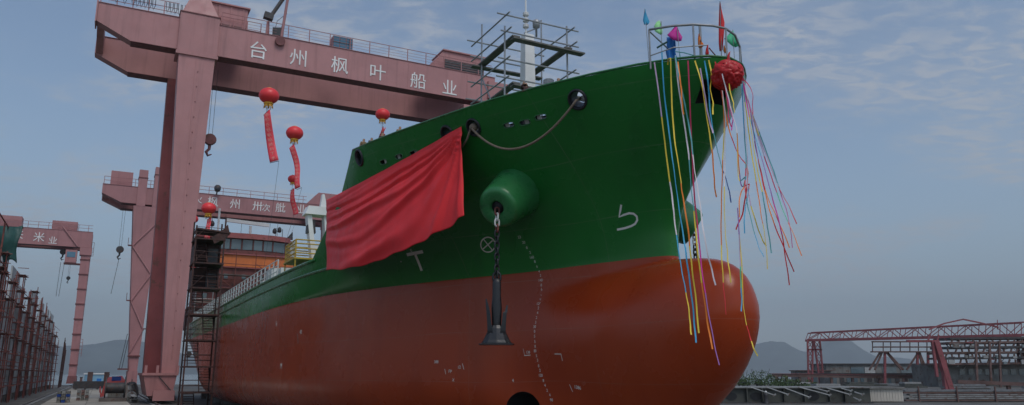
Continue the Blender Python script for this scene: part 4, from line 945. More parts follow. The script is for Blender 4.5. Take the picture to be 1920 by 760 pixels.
tf = thing('scaffold_bay', 'bare scaffold bay carrying the dark green tarpaulin at the left edge', 'scaffolding', (72, 28.9, 0))
for s_ in (67, 73, 77, 79): MB().tube([(s_, 29.4, 0), (s_, 29.3, 19.3)], .09, 6).build('pole', 'rustpole', tf)
MB().tube([(66, 29.3, 19.2), (80, 29.3, 19.25)], .08, 6).build('ledger', 'rustpole', tf); MB().tube([(66, 29.3, 15.2), (80, 29.3, 15.2)], .07, 6).build('ledger', 'rustpole', tf)

# ================================================================== people
def person_mesh(arm):
    me = bpy.data.meshes.new('person')
    J = dict(pel=(0, 0, .95), wst=(0, 0, 1.12), ch=(0, 0, 1.34), nk=(0, 0, 1.48), hd=(0, -.01, 1.58), top=(0, -.01, 1.68),
             ls=(.17, 0, 1.42), le=(.25, -.02, 1.15), lw=(.26, -.12, .92), rs=(-.17, 0, 1.42), re=(-.25, -.02, 1.15), rw=(-.26, -.12, .92),
             lh=(.09, 0, .9), lk=(.10, -.03, .5), la=(.11, .01, .09), lt=(.12, -.14, .04), rh=(-.09, 0, .9), rk=(-.10, -.03, .5), ra=(-.11, .01, .09), rt=(-.12, -.14, .04))
    if arm: J['re'] = (-.33, -.12, 1.35); J['rw'] = (-.30, -.28, 1.58)
    rad = dict(pel=.15, wst=.135, ch=.155, nk=.06, hd=.095, top=.085, ls=.075, le=.05, lw=.035, rs=.075, re=.05, rw=.035, lh=.1, lk=.068, la=.045, lt=.04, rh=.1, rk=.068, ra=.045, rt=.04)
    K = list(J); E = [('pel', 'wst'), ('wst', 'ch'), ('ch', 'nk'), ('nk', 'hd'), ('hd', 'top'), ('ch', 'ls'), ('ls', 'le'), ('le', 'lw'), ('ch', 'rs'), ('rs', 're'), ('re', 'rw'), ('pel', 'lh'), ('lh', 'lk'), ('lk', 'la'), ('la', 'lt'), ('pel', 'rh'), ('rh', 'rk'), ('rk', 'ra'), ('ra', 'rt')]
    me.from_pydata([J[k] for k in K], [(K.index(a), K.index(b)) for a, b in E], [])
    o = bpy.data.objects.new('person', me); col.objects.link(o); o.modifiers.new('skin', 'SKIN'); o.modifiers.new('sub', 'SUBSURF').levels = 1
    for i, k in enumerate(K): me.skin_vertices[0].data[i].radius = (rad[k], rad[k] * (.8 if k in ('pel', 'wst', 'ch') else 1))
    me.skin_vertices[0].data[0].use_root = True
    r = bpy.data.meshes.new_from_object(o.evaluated_get(bpy.context.evaluated_depsgraph_get())); bpy.data.objects.remove(o); r.shade_smooth(); return r
PM = [person_mesh(False), person_mesh(True)]
paint('cap_tan', (.22, .13, .07), .8, .2, 5); paint('shirt_dark', (.05, .02, .02), .8, .2, 4); paint('khaki', (.20, .13, .07), .85, .2, 5); paint('trouser', (.03, .035, .05), .85, .2, 4); paint('hair', (.012, .01, .009), .6, .2, 9)
def person(pos, rz, arm, shirt, cap, label, frame='ship', sc_=1.):
    me = PM[arm].copy(); me.materials.clear()
    for m_ in ('skin', shirt, 'trouser', cap): me.materials.append(MATS[m_])
    for p in me.polygons:
        c = p.center; p.material_index = 3 if (c.z > 1.64 or (c.z > 1.54 and c.y > .02)) else 0 if (c.z > 1.47 and abs(c.x) < .16) or (abs(c.x) > .22 and c.z < 1.0) or (arm and c.x < -.26 and c.z > 1.46) else 1 if c.z > .93 else 2
    o = bpy.data.objects.new('person', me); col.objects.link(o); o.location = W(*pos) if frame == 'ship' else pos; o.rotation_euler = (0, 0, rz); o.scale = (sc_,) * 3
    hd = MB(); return setp(o, label, 'person', 'people on the ship and the yard')
def deck_person(x, y, off, arm, shirt, cap, label):
    """head seen at a photo pixel just above the bulwark: stands on the deck close behind it"""
    r = rayS(x, y); t = 20 / r.length; q = CAMS + r * t
    while q.y > half(q.x, 13.8) - .42 and q.x < 13.5: t += .05; q = CAMS + r * t
    person((q.x, q.y, 13.755), R(40), arm, shirt, cap, label, 'ship', clamp((q.z - 13.755) / 1.66, .8, 1.08))
deck_person(985, 156, .75, 1, 'shirt_dark', 'hair', 'person in dark clothes at the bulwark below the white foremast')
deck_person(1047, 153, .55, 0, 'khaki', 'cap_tan', 'person in tan behind the bulwark right of the foremast scaffold')
for x, y, sh, lb_ in ((682, 266, 'khaki', 'person in tan at the aft corner of the raised bow bulwark'), (697, 261, 'shirt_dark', 'person in dark clothes just right of the aft corner of the bulwark'),
                     (717, 250, 'shirt_dark', 'person holding a small red flag above the bulwark'), (750, 238, 'khaki', 'person at the bulwark where it passes under the far girder')):
    deck_person(x, y, .55, 0, sh, 'cap_tan' if sh == 'khaki' else 'hair', lb_)
p = px_z(140, 723); person((p.x, p.y, 0.03), R(20), 0, 'shirt_dark', 'hair', 'lone person standing on the slipway far off by the crane foot')

# ================================================================== yard clutter on the slipway at left
def boxthing(name, label, cat, s0, s1, b0, b1, z0, z1, mat, extra=None, group=None):
    t = thing(name, label, cat, ((s0 + s1) / 2, (b0 + b1) / 2, z0), group); MB().box((s0, b0, z0), (s1, b1, z1)).build('body', mat, t)
    if extra: extra(t)
    return t
G = .06
wn = thing('mooring_winch', 'old rusty winch with a big drum at the foot of the gantry leg', 'winch', (97, 16.6, G))
MB().box((93.5, 15.4, G), (101.5, 18.6, .5)).build('bed_frame', 'railsteel', wn)
MB().lathe((95.6, 15.6, 1.75), (0, 1, 0), [(0, .1), (0, 1.45), (.15, 1.45), (.15, .7), (2.3, .7), (2.3, 1.45), (2.45, 1.45), (2.45, .1)], 26).build('drum', 'darksteel', wn)
MB().box((97.6, 15.9, .5), (99.6, 17.6, 2.0)).build('gearbox', 'junkgrey', wn); MB().lathe((99.7, 16.7, 1.4), (1, 0, 0), [(0, .1), (0, .6), (1.4, .6), (1.5, .1)], 16).build('motor', 'steel', wn)
for s_ in (94.4, 96.9): MB().prism([(s_, 15.35, .5), (s_ + .9, 15.35, .5), (s_ + .45, 15.35, 2.1)], (0, .2, 0)).build('bearing_stand', 'railsteel', wn)
MB().tube([(94, 18.4, .6), (94.2, 18.6, 1.6), (95.5, 18.6, 1.9), (97, 18.6, 1.2)], .08, 6).build('hose', 'junkred', wn)
rc = thing('red_covered_machine', 'machine under a faded red cover behind the old winch', 'machine', (108, 16.4, G))
MB().hexa([(105, 15.2, .4), (111, 15.2, .4), (111, 18.4, .4), (105, 18.4, .4)], [(105.6, 15.4, 2.6), (110.5, 15.8, 3.3), (110.5, 17.6, 3.1), (105.6, 18.1, 2.4)]).build('cover', 'junkred', rc)
MB().box((104.8, 15.1, G), (111.2, 18.5, .4)).build('skid', 'darksteel', rc); MB().box((106, 16, 2.6), (107.5, 17.2, 3.2)).build('blue_lid', 'c_navy', rc)
for k, (s_, b_, a, h_) in enumerate(((103.5, 15.2, .9, 1.9), (102.6, 17.2, .8, 1.3), (104.2, 14.6, 1.0, 2.4), (100.9, 14.6, .7, 1.1))):
    t = thing('scrap_block', ['grey lumpy concrete block by the winch', 'smaller pale block left of the winch motor', 'tall dark scrap casting behind the winch', 'low scrap casting near the crane rail'][k], 'scrap', (s_, b_, G))
    q = MB(); n = 9; rings = []
    for j, (zf, rf) in enumerate(((0, 1), (.3, 1.08), (.65, .95), (.9, .7), (1, .35))): rings.append([(s_ + a * rf * math.cos(6.283 * i / n) * random.uniform(.8, 1.15), b_ + a * rf * math.sin(6.283 * i / n) * random.uniform(.8, 1.15), G + h_ * zf) for i in range(n)])
    q.loft(rings).build('block', ['junkgrey', 'plate_light', 'darksteel', 'junkgrey'][k], t)
    MB().tube([(s_, b_, G + h_ * .9), (s_ + .2, b_, G + h_ + .35), (s_ + .45, b_, G + h_ * .85)], .06, 6).build('lifting_eye', 'darksteel', t)
bm_ = thing('steel_beam', 'long pale steel beam lying on blocks beside the winch', 'beam', (92, 14.6, G))
MB().box((89, 14.3, .75), (99, 14.9, .80)).build('flange', 'plate_light', bm_); MB().box((89, 14.56, .45), (99, 14.64, .75)).build('web', 'steel', bm_); MB().box((89, 14.3, .40), (99, 14.9, .45)).build('flange', 'steel', bm_)
for s_ in (90.5, 97): MB().box((s_, 14.1, G), (s_ + .5, 15.1, .40)).build('block', 'plank', bm_)
for k, (s_, b_) in enumerate(((101, 20.6), (93, 22.6))):
    t = thing('timber_stack', ['stack of dark timbers with an orange end on the slab', 'low stack of blue and brown timbers near the frame bottom'][k], 'timber', (s_, b_, G))
    for i in range(4):
        for j in range(3): MB().box((s_ - 1.3, b_ + j * .5 - .7, G + i * .36), (s_ + 1.3 + random.random() * .4, b_ + j * .5 - .28, G + i * .36 + .3)).build('timber', random.choice(['plank', 'junkgrey', 'shiprust' if k == 0 else 'c_navy']), t)
pl = thing('steel_plate', 'flat pale steel sheet lying on the slab left of the winch', 'plate', (112, 21.5, G)); MB().box((110.5, 20, .07), (114, 23.5, .16)).build('sheet', 'white', pl); MB().box((110.8, 20.4, .165), (113, 22.5, .22)).build('sheet', 'plate_light', pl)
bd = thing('caisson_beam', 'long low dark steel box lying across the slipway near the water', 'beam', (186, 19.5, G))
MB().box((184, 15.4, .25), (187, 24.0, 1.9)).build('body', 'darksteel', bd)
for b_ in (16.5, 19, 21.5, 23.4): MB().box((184.3, b_ - .2, G), (186.7, b_ + .2, .25)).build('block', 'plank', bd)
for b_ in (16.8, 20.2): MB().box((185, b_, 1.9), (185.9, b_ + 1.1, 4.0)).build('bollard_post', 'shiprust', bd)
sh = thing('blue_shed', 'pale blue tin shed with white roof by the water', 'shed', (262, 21, 0))
MB().box((259, 17.6, 0), (264, 23.0, 3.4)).build('wall', 'blueshed', sh); MB().box((258.7, 17.3, 3.4), (264.3, 23.3, 3.75)).build('roof', 'white', sh)
MB().box((258.93, 18.2, .9), (258.99, 19.5, 2.1)).build('window', 'c_blue', sh); MB().box((258.93, 20.6, .05), (258.99, 21.7, 2.2)).build('door', 'blueshed', sh)
for k, b_ in enumerate((16.4, 23.8)):
    t = thing('mooring_post', ['dark post right of the blue shed', 'thin rusty post left of the blue shed'][k], 'post', (258, b_, 0)); MB().box((257.7, b_ - .35, 0), (258.3, b_ + .35, 3.2 if k == 0 else 2.4)).build('post', 'darksteel' if k == 0 else 'shiprust', t); MB().box((257.6, b_ - .45, 3.2 if k == 0 else 2.4), (258.4, b_ + .45, 3.4 if k == 0 else 2.6)).build('cap', 'darksteel', t)
# rubble behind the leg and under the stern
for k in range(10):
    s_ = random.uniform(98, 120); b_ = random.uniform(9.8, 11.2); a = random.uniform(.5, 1.1)
    q = MB(); n = 8; rings = [[(s_ + a * rf * math.cos(6.283 * i / n) * random.uniform(.7, 1.2), b_ + a * rf * math.sin(6.283 * i / n) * random.uniform(.7, 1.2), a * 1.3 * zf) for i in range(n)] for zf, rf in ((0, 1), (.4, 1.05), (.8, .7), (1, .3))]
    setp(q.loft(rings).build('boulder', random.choice(['junkgrey', 'dirt', 'shiprust'])), 'rough boulder in the rubble heap between gantry leg and stern', 'boulder', 'rubble beside the stern')
for k in range(14):                            # keel blocks under the ship
    s_ = 4 + k * 7.5
    for b_ in ((0,) if s_ < 12 else (-4.5, 0, 4.5)):
        t = thing('keel_block', 'timber topped block under the ship bottom', 'block', (s_, b_, 0), 'blocks under the ship'); MB().box((s_ - .6, b_ - .9, 0), (s_ + .6, b_ + .9, .5)).build('concrete_base', 'junkgrey', t); MB().box((s_ - .55, b_ - .85, .502), (s_ + .55, b_ + .85, .795)).build('timber', 'plank', t)
# ================================================================== right side: truss gantry, sheds, steel blocks (world frame)
def wthing(name, label, cat, base, group=None): return thing(name, label, cat, base, group, 'world')
tg = wthing('truss_gantry', 'red lattice truss gantry on the far right shore', 'crane', (99, 261, 0))
A0 = wpx_y(1516, 638, 261); A1 = wpx_y(1930, 628, 225); B0 = wpx_y(1521, 624, 261); B1 = wpx_y(1930, 604, 225)
nb = 17; dpt = Vector((.6, 4.5, 0))
for off in (Vector((0, 0, 0)), dpt):
    MB().bar(A0 + off, A1 + off, .55, .7).build('bottom_chord', 'trussred', tg); MB().bar(B0 + off, B1 + off, .4, .4).build('top_chord', 'trussred', tg)
    for k in range(nb + 1):
        u = k / nb; a = A0.lerp(A1, u) + off; b = B0.lerp(B1, u) + off; MB().bar(a, b, .16).build('vertical', 'trussred', tg)
        if k < nb:
            u2 = (k + 1) / nb; a2 = A0.lerp(A1, u2) + off; b2 = B0.lerp(B1, u2) + off
            MB().bar(a if k % 2 == 0 else b, b2 if k % 2 == 0 else a2, .22).build('diagonal', 'trussred', tg)
pk_ = [wpx_y(x, y, 232) for x, y in ((1742, 618), (1770, 607), (1806, 599), (1840, 606), (1872, 614))]
for i in range(4): MB().bar(pk_[i], pk_[i + 1], .4).build('arch_chord', 'trussred', tg)
for xb, lean in ((1514, 0), (1524, 0)): pass
def lat_leg(x0, x1, y0, y1, Y, xt0, xt1):
    a0, a1 = wpx_y(x0, y0, Y), wpx_y(x1, y0, Y); b0, b1 = wpx_y(xt0, y1, Y), wpx_y(xt1, y1, Y); a0.z = a1.z = 0
    MB().bar(a0, b0, .5).build('leg_chord', 'trussred', tg); MB().bar(a1, b1, .5).build('leg_chord', 'trussred', tg); n = 5
    for k in range(n):
        u, v = k / n, (k + 1) / n
        MB().bar(a0.lerp(b0, u), a1.lerp(b1, v), .18).build('leg_lacing', 'trussred', tg); MB().bar(a1.lerp(b1, u), a0.lerp(b0, v), .18).build('leg_lacing', 'trussred', tg)
        MB().bar(a0.lerp(b0, v), a1.lerp(b1, v), .18).build('leg_lacing', 'trussred', tg)
lat_leg(1516, 1523, 722, 638, 261, 1514, 1524); lat_leg(1538, 1545, 722, 638, 261, 1526, 1537)
MB().bar(wpx_y(1514, 656, 261), wpx_y(1541, 656, 261), .5).build('leg_brace', 'trussred', tg)
lat_leg(1910, 1918, 722, 632, 226, 1908, 1920)
an_ = wpx_y(1870, 600, 231); MB().tube([wpx_y(1870, 618, 231), an_], .12, 5).build('wind_vane_mast', 'trussred', tg)
# red leaning shear legs in front
sl = wthing('shear_legs', 'thick red leaning sheer legs standing before the unfinished block', 'crane', (78, 140, 0))
for (x0, y0, x1, y1, w_) in ((1785, 742, 1754, 640, 1.1), (1776, 742, 1768, 675, .9), (1757, 707, 1748, 640, .5)):
    a = wpx_y(x0, y0, 140); a.z = max(0, a.z) if y0 < 720 else 0; MB().bar(a, wpx_y(x1, y1, 140), w_, w_ * .8).build('leg', 'trussred', sl)
MB().bar(wpx_y(1700, 640, 141), wpx_y(1760, 640, 141), .4).build('boom', 'trussred', sl)
for x in (1740, 1757): MB().bar(wpx_y(x, 640, 141), wpx_y(x + 3, 628, 141), .25).build('strut', 'trussred', sl)
# unfinished block with decks and posts under scaffolds
ub = wthing('unfinished_block', 'dark skeleton of stacked decks and posts under the right truss', 'ship', (112, 225, 0))
def P(x, y, Y=218): return wpx_y(x, y, Y)
random.seed(5)
for i, y in enumerate((637, 645, 654, 664, 674, 685)):
    x0 = (1782, 1780, 1776, 1770, 1772, 1760)[i]
    a, b = P(x0, y), P(1960, y - 2); MB().hexa([a, b, b + Vector((0, 9, 0)), a + Vector((0, 9, 0))], [v + Vector((0, 0, .55)) for v in (a, b, b + Vector((0, 9, 0)), a + Vector((0, 9, 0)))]).build('deck', 'shiprust' if i % 2 else 'darksteel', ub)
    for x in range(x0 + 4, 1950, 13):
        if i < 5: a = P(x + random.uniform(-3, 3), y); MB().bar(a + Vector((0, .3, 0)), P(x, (645, 654, 664, 674, 685)[i]) + Vector((0, .3, .55)), .35).build('stanchion', 'shiprust', ub)
a, b = P(1760, 722, 222), P(1960, 722, 222); a.z = b.z = 0
MB().hexa([a, b, b + Vector((0, 14, 0)), a + Vector((0, 14, 0))], [v + Vector((0, 0, 6.2)) for v in (a, b, b + Vector((0, 14, 0)), a + Vector((0, 14, 0)))]).build('lower_hull', 'shed', ub)
for x in range(1800, 1925, 16): q = P(x, 703, 221.8); MB().box((q.x, q.y, q.z), (q.x + 1.5, q.y + .1, q.z + 1.6)).build('opening', 'window', ub)
for x in (1832, 1858, 1876): a = P(x, 722, 214); a.z = 0; MB().bar(a, P(x - 3, 640, 214), .5).build('post', 'shiprust', ub)
for k in range(46):                            # loose pipes, brackets and staging on the block
    x = random.uniform(1765, 1935); y = random.uniform(638, 690); a = P(x, y, 217.3 + random.random() * 6); v = Vector((random.uniform(-2.2, 2.2), random.uniform(-.4, .4), random.uniform(-1.6, 1.6) * random.choice((.1, 1))))
    MB().bar(a, a + v, random.uniform(.1, .3)).build('pipe', random.choice(['shiprust', 'darksteel', 'steel', 'trussred', 'plate_light']), ub)
for k in range(14):
    x = random.uniform(1775, 1925); y = random.choice((643, 652, 662, 672, 683)); a = P(x, y, 216.8); MB().box((a.x, a.y, a.z), (a.x + random.uniform(.6, 2.4), a.y + .5, a.z + random.uniform(.5, 1.2))).build('screen_panel', random.choice(['plate', 'shed', 'darksteel', 'window']), ub)
# trestle platform with inclined struts (left of the block)
tr = wthing('trestle_platform', 'open platform on splayed legs beneath the truss, left of the skeleton block', 'platform', (112, 235, 0))
for i, (y, x0, x1) in enumerate(((641, 1636, 1752), (651, 1638, 1752), (660, 1634, 1752))): MB().bar(P(x0, y, 235), P(x1, y, 235), 1.6, .35).build('deck_beam', 'shiprust', tr)
for x in (1636, 1656, 1670, 1688, 1706, 1722, 1738): MB().bar(P(x, 661, 235), P(x, 641, 235), .22).build('stanchion', 'shiprust', tr)
for x0, x1 in ((1630, 1650), (1640, 1654), (1694, 1664), (1690, 1662), (1700, 1722), (1737, 1724), (1732, 1722)): MB().bar(P(x0, 694, 235), P(x1, 661, 235), .45).build('splayed_leg', 'shiprust', tr)
for x in (1659, 1720, 1740): a = P(x, 722, 235); a.z = 0; MB().bar(a, P(x, 661, 235), .6).build('post', 'trussred', tr)
# sheds and the long red girder
s1 = wthing('long_shed', 'long grey flat roofed shed behind the red truss leg', 'building', (130, 285, 0))
a, b = wpx_y(1552, 722, 285), wpx_y(1765, 722, 285)
MB().box((a.x, 285, 0), (b.x, 300, 6.8)).build('wall', 'shed', s1); MB().box((a.x - .8, 284.4, 6.8), (b.x + .8, 301, 7.2)).build('roof', 'darksteel', s1)
for x0, x1, m_ in ((1596, 1620, 'window'), (1622, 1640, 'plate_light'), (1655, 1680, 'window'), (1690, 1712, 'window'), (1720, 1745, 'plate_light')):
    p, q = wpx_y(x0, 700, 284.9), wpx_y(x1, 689, 284.9); MB().box((p.x, 284.8, p.z), (q.x, 284.95, q.z)).build('window', m_, s1)
s2 = wthing('low_shed', 'low grey shed at the foot of the red lattice leg', 'building', (110, 270, 0))
a, b = wpx_y(1500, 722, 272), wpx_y(1560, 722, 272); MB().box((a.x, 272, 0), (b.x, 280, 4.5)).build('wall', 'shed', s2); MB().box((a.x - .5, 271.5, 4.5), (b.x + .5, 280.5, 4.8)).build('roof', 'shiprust', s2)
for x in (1525, 1540, 1552): p = wpx_y(x, 715, 271.9); MB().box((p.x, 271.85, .8), (p.x + 1.4, 271.97, 3)).build('window', 'window', s2)
s3 = wthing('workshop', 'row of workshop fronts with dark doorways under the red girder', 'building', (120, 250, 0))
a, b = wpx_y(1558, 722, 252), wpx_y(1765, 722, 252); MB().box((a.x, 252, 0), (b.x, 262, 3.6)).build('wall', 'shed', s3); MB().box((a.x - .4, 251.4, 3.6), (b.x + .4, 262.5, 3.8)).build('roof', 'darksteel', s3)
for x in range(1562, 1760, 13): p = wpx_y(x, 715, 251.9); MB().box((p.x, 251.85, .05), (p.x + random.uniform(.8, 1.6), 251.97, 2.4)).build('doorway', random.choice(['window', 'darksteel', 'shiprust']), s3)
rg = wthing('red_girder', 'long dull red steel girder raised on stubs before the sheds', 'beam', (105, 246, 0))
a, b = wpx_y(1447, 704, 246), wpx_y(1762, 708, 240); MB().bar(a, b, 1.2, .9).build('girder', 'shiprust', rg); MB().bar(a + Vector((0, 0, .55)), b + Vector((0, 0, .55)), 1.6, .12).build('flange', 'trussred', rg)
for x in (1455, 1475, 1500, 1560, 1600, 1650, 1700, 1750): u = (x - 1447) / 315; p = a.lerp(b, u); MB().box((p.x - .3, p.y - .4, 0), (p.x + .3, p.y + .4, p.z - .46)).build('stub', 'shiprust', rg)
rg2 = wthing('red_girder', 'second dull red girder low in front of the skeleton block at the right edge', 'beam', (90, 160, 0))
a, b = wpx_y(1795, 716, 160), wpx_y(1950, 722, 156); MB().bar(a, b, 1., .7).build('girder', 'shiprust', rg2)
for u in (.08, .35, .62, .9): p = a.lerp(b, u); MB().box((p.x - .3, p.y - .3, 0), (p.x + .3, p.y + .3, p.z - .36)).build('stub', 'shiprust', rg2)
# near dark steel block with ribs, and bars leaning on it
nb_ = wthing('steel_block', 'long dark olive steel ship block lying beyond the bulb', 'ship block', (40, 100, 0))
xa, xb = 26.0, 44.6; Y0 = 99.
MB().box((xa, Y0 + .15, .1), (xb, Y0 + 5.5, 1.85)).build('core', 'olive', nb_)
MB().box((xa - .6, Y0 - .35, 1.85), (xb + .2, Y0 + 6, 2.0)).build('top_plate', 'junkgrey', nb_)
MB().box((xa, Y0 - .3, .0), (xb + .1, Y0 + .14, .16)).build('bottom_flange', 'darksteel', nb_)
x = xa
kk = 0
while x < xb - 1.5:
    kk += 1
    MB().hexa([(x, Y0 - .28, .165), (x + .12, Y0 - .28, .165), (x + .12, Y0 + .145, .165), (x, Y0 + .145, .165)], [(x, Y0 - .3, 1.845), (x + .12, Y0 - .3, 1.845), (x + .12, Y0 + .145, 1.845), (x, Y0 + .145, 1.845)]).build('rib', 'olive', nb_)
    ring = [(x + 1.25 + .75 * math.cos(6.283 * i / 16), Y0 + .1, .85 + .48 * math.sin(6.283 * i / 16)) for i in range(16)]
    if kk in (1, 2, 5): MB().prism(ring, (0, .047, 0)).build('lightening_hole', 'hole_shade', nb_)  # flat near-black disc, no cut: an opening's shade as colour
    x += (2.55, 3.1, 1.9, 2.7)[kk % 4]
for k, (x0, y0, x1, y1) in enumerate(((1408, 726, 1452, 741), (1438, 726, 1478, 740), (1468, 726, 1518, 745), (1499, 726, 1556, 741), (1521, 726, 1552, 734), (1549, 727, 1594, 740), (1577, 728, 1596, 733), (1602, 735, 1618, 740), (1600, 745, 1612, 751))):
    a = wpx_y(x0, y0, 98.45); b = wpx_y(x1, y1, 97.9); t = wthing('steel_bar', 'pale steel bar leaning on the dark olive block, %s from the bulb' % ('nearest', 'second', 'third', 'fourth', 'fifth', 'sixth', 'seventh', 'eighth, high', 'eighth, low')[k], 'bar', (b.x, b.y, min(a.z, b.z)), 'bars leaning on the olive block')
    MB().bar(a, b, .10, .12).build('bar', 'plate_light', t); MB().bar(b + Vector((-.18, 0, -.1)), b + Vector((.18, 0, .12)), .16).build('bar_end', 'junkgrey', t)
bl = wthing('bollard', 'small dark bollard with pale top on the olive block face', 'bollard', (31.3, 98.2, 0)); MB().lathe((31.3, 98.2, 0), (0, 0, 1), [(0, .35), (.1, .28), (.8, .22), (.95, .3), (1.2, .3), (1.3, .1)], 14).build('body', 'darksteel', bl, smooth=True); MB().lathe((31.3, 98.2, 1.3), (0, 0, 1), [(0, .16), (.15, .16), (.25, .02)], 12).build('cap', 'white', bl, smooth=True)
cb2 = wthing('cream_container', 'cream coloured low container box right of the olive block', 'container', (52, 103, 0))
p, q = wpx_y(1627, 748, 103), wpx_y(1692, 729, 103); MB().box((p.x, 103, .1), (q.x, 106, q.z)).build('body', 'cream', cb2); MB().box((p.x - .35, 102.7, q.z), (q.x + .2, 106.3, q.z + .22)).build('lid', 'shed', cb2)
for k in range(12): MB().box((p.x + .2 + k * .38, 102.95, .2), (p.x + .26 + k * .38, 102.995, q.z - .1)).build('rib', 'cream', cb2)
lq = wthing('steel_rack', 'low rack of dark steel sections at the right edge', 'rack', (62, 105, 0))
for k in range(6):
    for j in range(3): MB().box((51.2 + random.uniform(-.5, 1) + (4.2 if j else 0), 104 + j * 2.2, .12 + k * .24), (73 + random.uniform(-1, 2), 104.9 + j * 2.2, .12 + k * .24 + .17)).build('section', random.choice(['olive', 'darksteel', 'junkgrey', 'steel', 'shiprust']), lq)
for x in (53, 58, 63, 68, 72): MB().box((x, 103.8, 0), (x + .15, 103.95, 2.0)).build('upright', 'shiprust', lq)
for k in range(12):                            # clutter between the near rack and the sheds
    X = 60 + k * 5 + random.uniform(-1, 1); Y = (140, 170, 200)[k % 3] + random.uniform(-4, 4)
    if k % 3 == 0:
        t = wthing('section_pile', 'pile of steel sections on the ground before the right sheds, %s from the left' % ('first', 'second', 'third', 'last')[k // 3], 'steel', (X, Y, 0), 'steel piles before the right sheds')
        for j in range(5): MB().box((X + random.uniform(-1, 1), Y, .05 + j * .36), (X + 8 + random.uniform(-1, 1), Y + 1.5, .33 + j * .36)).build('section', random.choice(['steel', 'shiprust', 'junkgrey', 'olive']), t)
    else:
        t = wthing('panel_stack', 'low stack of plates on the ground before the right sheds, %s from the left' % ('first', 'second', 'third', 'fourth', 'fifth', 'sixth', 'seventh', 'last')[k - k // 3 - 1], 'steel', (X, Y, 0), 'steel piles before the right sheds')
        for j in range(3): MB().box((X, Y, .1 + j * .5), (X + random.uniform(4, 7), Y + 3, .5 + j * .5)).build('plate', random.choice(['plate', 'steel', 'olive']), t)
# bushes by the shore
def bush(X, Y, w_, h_, label, seed):
    rnd = random.Random(seed); t = wthing('bush', label, 'bush', (X, Y, 0), 'bushes on the right shore'); m = MB(); tm = MB()
    for k in range(5): a = rnd.uniform(-.5, .5) * w_; tm.tube([(X + a * .4, Y, 0), (X + a, Y + rnd.uniform(-1, 1), h_ * .7)], [.12, .04], 5)
    tm.build('stem', 'bark', t)
    for k in range(900):
        u = rnd.uniform(-1, 1); r_ = math.sqrt(rnd.random()); g_ = rnd.uniform(0, math.pi)
        hh = h_ * (.55 + .45 * noise.noise(Vector((u * 2.3 + seed, 0, 0)))) * math.sqrt(max(.02, 1 - u * u)) + .4
        c = Vector((X + u * w_, Y + r_ * math.cos(g_) * 1.8, hh * (.12 + .88 * r_ * math.sin(g_)))); q = rnd.uniform(.12, .32)
        n_ = Vector((rnd.gauss(0, 1), rnd.gauss(0, 1), rnd.gauss(0, 1))).normalized(); x_ = n_.orthogonal().normalized() * q; y_ = n_.cross(x_.normalized()) * q * .6
        m.add([c - x_, c - y_, c + x_, c + y_], [(0, 1, 2, 3)])
    m.build('crown', 'leaf', t)
for k, (x, w_, h_, lb_) in enumerate(((1392, 6, 6.6, 'dense green bush nearest the bulb on the right shore'), (1425, 6, 7.2, 'tallest green bush between bulb and red girder'), (1452, 5, 5.2, 'green bush under the left end of the red girder'), (1480, 5, 3.6, 'low green bush behind the olive block'), (1370, 5, 6, 'green bush half hidden behind the bulb'), (1500, 5, 3, 'lowest scrub by the foot of the lattice leg'))):
    p = wpx_y(x, 722, 235 if k != 3 else 200); bush(p.x, p.y, w_, h_, lb_, k * 7 + 1)
# near yard edge
kb = wthing('kerb_beam', 'low dark concrete edge beam along the bottom of the frame at right', 'kerb', (60, 78, 0)); MB().box((22, 78, 0), (80, 78.6, .28)).build('beam', 'darksteel', kb); MB().box((22, 77.9, .28), (80, 78.7, .34)).build('cap', 'junkgrey', kb)
# ================================================================== dressing of the launch: cloth, rope, lanterns, flags, ribbons
TL, TR = (615, 376), (869, 238)
bot = pchip([(612, 507), (650, 505), (700, 494), (740, 479), (790, 458), (830, 434), (855, 417), (869, 405)])
NU, NV = 110, 70; rows = []; trp, _ = hp(868, 239)
tops = []
for i in range(NU + 1):
    u = i / NU; x = lerp(TL[0], TR[0], u); y = lerp(TL[1], TR[1], u) + 2.5 * math.sin(math.pi * u); p, nn = hp(x, y)
    if p is None: p = px_b(x, y, 8.5); nn = Vector((-.1, 1, 0))
    tops.append((x, p + Vector((0, .10, 0))))
for j in range(NV + 1):
    v = j / NV; row = []
    for i in range(NU + 1):
        u = i / NU; x, T = tops[i]; yb = bot(x); B = px_b(x - 3 * (1 - u), yb, T.y + .12); c = T.lerp(B, v)
        h_ = v * (T - B).length; c_ = h_ / max(.02, (1 - u) ** .85 * (1 + 1.7 * u)); phi = math.atan(c_ / 2.3)   # folds fan from the upper right corner and sag to the left
        nz_ = noise.noise(Vector((u * 3.1, phi * 4, 2.2)))
        ph = 31 * phi + 2.2 * nz_ + 1.5 * math.sin(4 * u); amp = .10 * clamp(h_ / .7) * clamp(.15 + u / .08) * (.65 + .5 * nz_)
        w1 = math.sin(ph) + .45 * math.sin(ph * 2.1 + 1.1) + .35 * (1 - 2 * abs(math.sin(ph * .5)))
        w2 = .9 * math.sin(9 * phi + 1.5 * u + 1.) * (1 - u); w3 = .35 * math.sin(u * 46 + v * 3) * (1 - v)
        belly = .38 * math.sin(math.pi * u) * math.sin(math.pi * clamp(v * .8)) 
        off = amp * (w1 + w2 + w3) + belly + .05 * noise.noise(Vector((u * 6, v * 4, 1)))
        row.append(c + Vector((-.10 * off, off, .03 * math.sin(u * 40) * v)))
    rows.append(row)
cl_ = MB().grid(rows).build('red_cloth', 'cloth_red', smooth=True); setp(cl_, 'large red cloth hung in swags over the ship name on the bow side', 'cloth')
cl_.modifiers.new('thickness', 'SOLIDIFY').thickness = .015
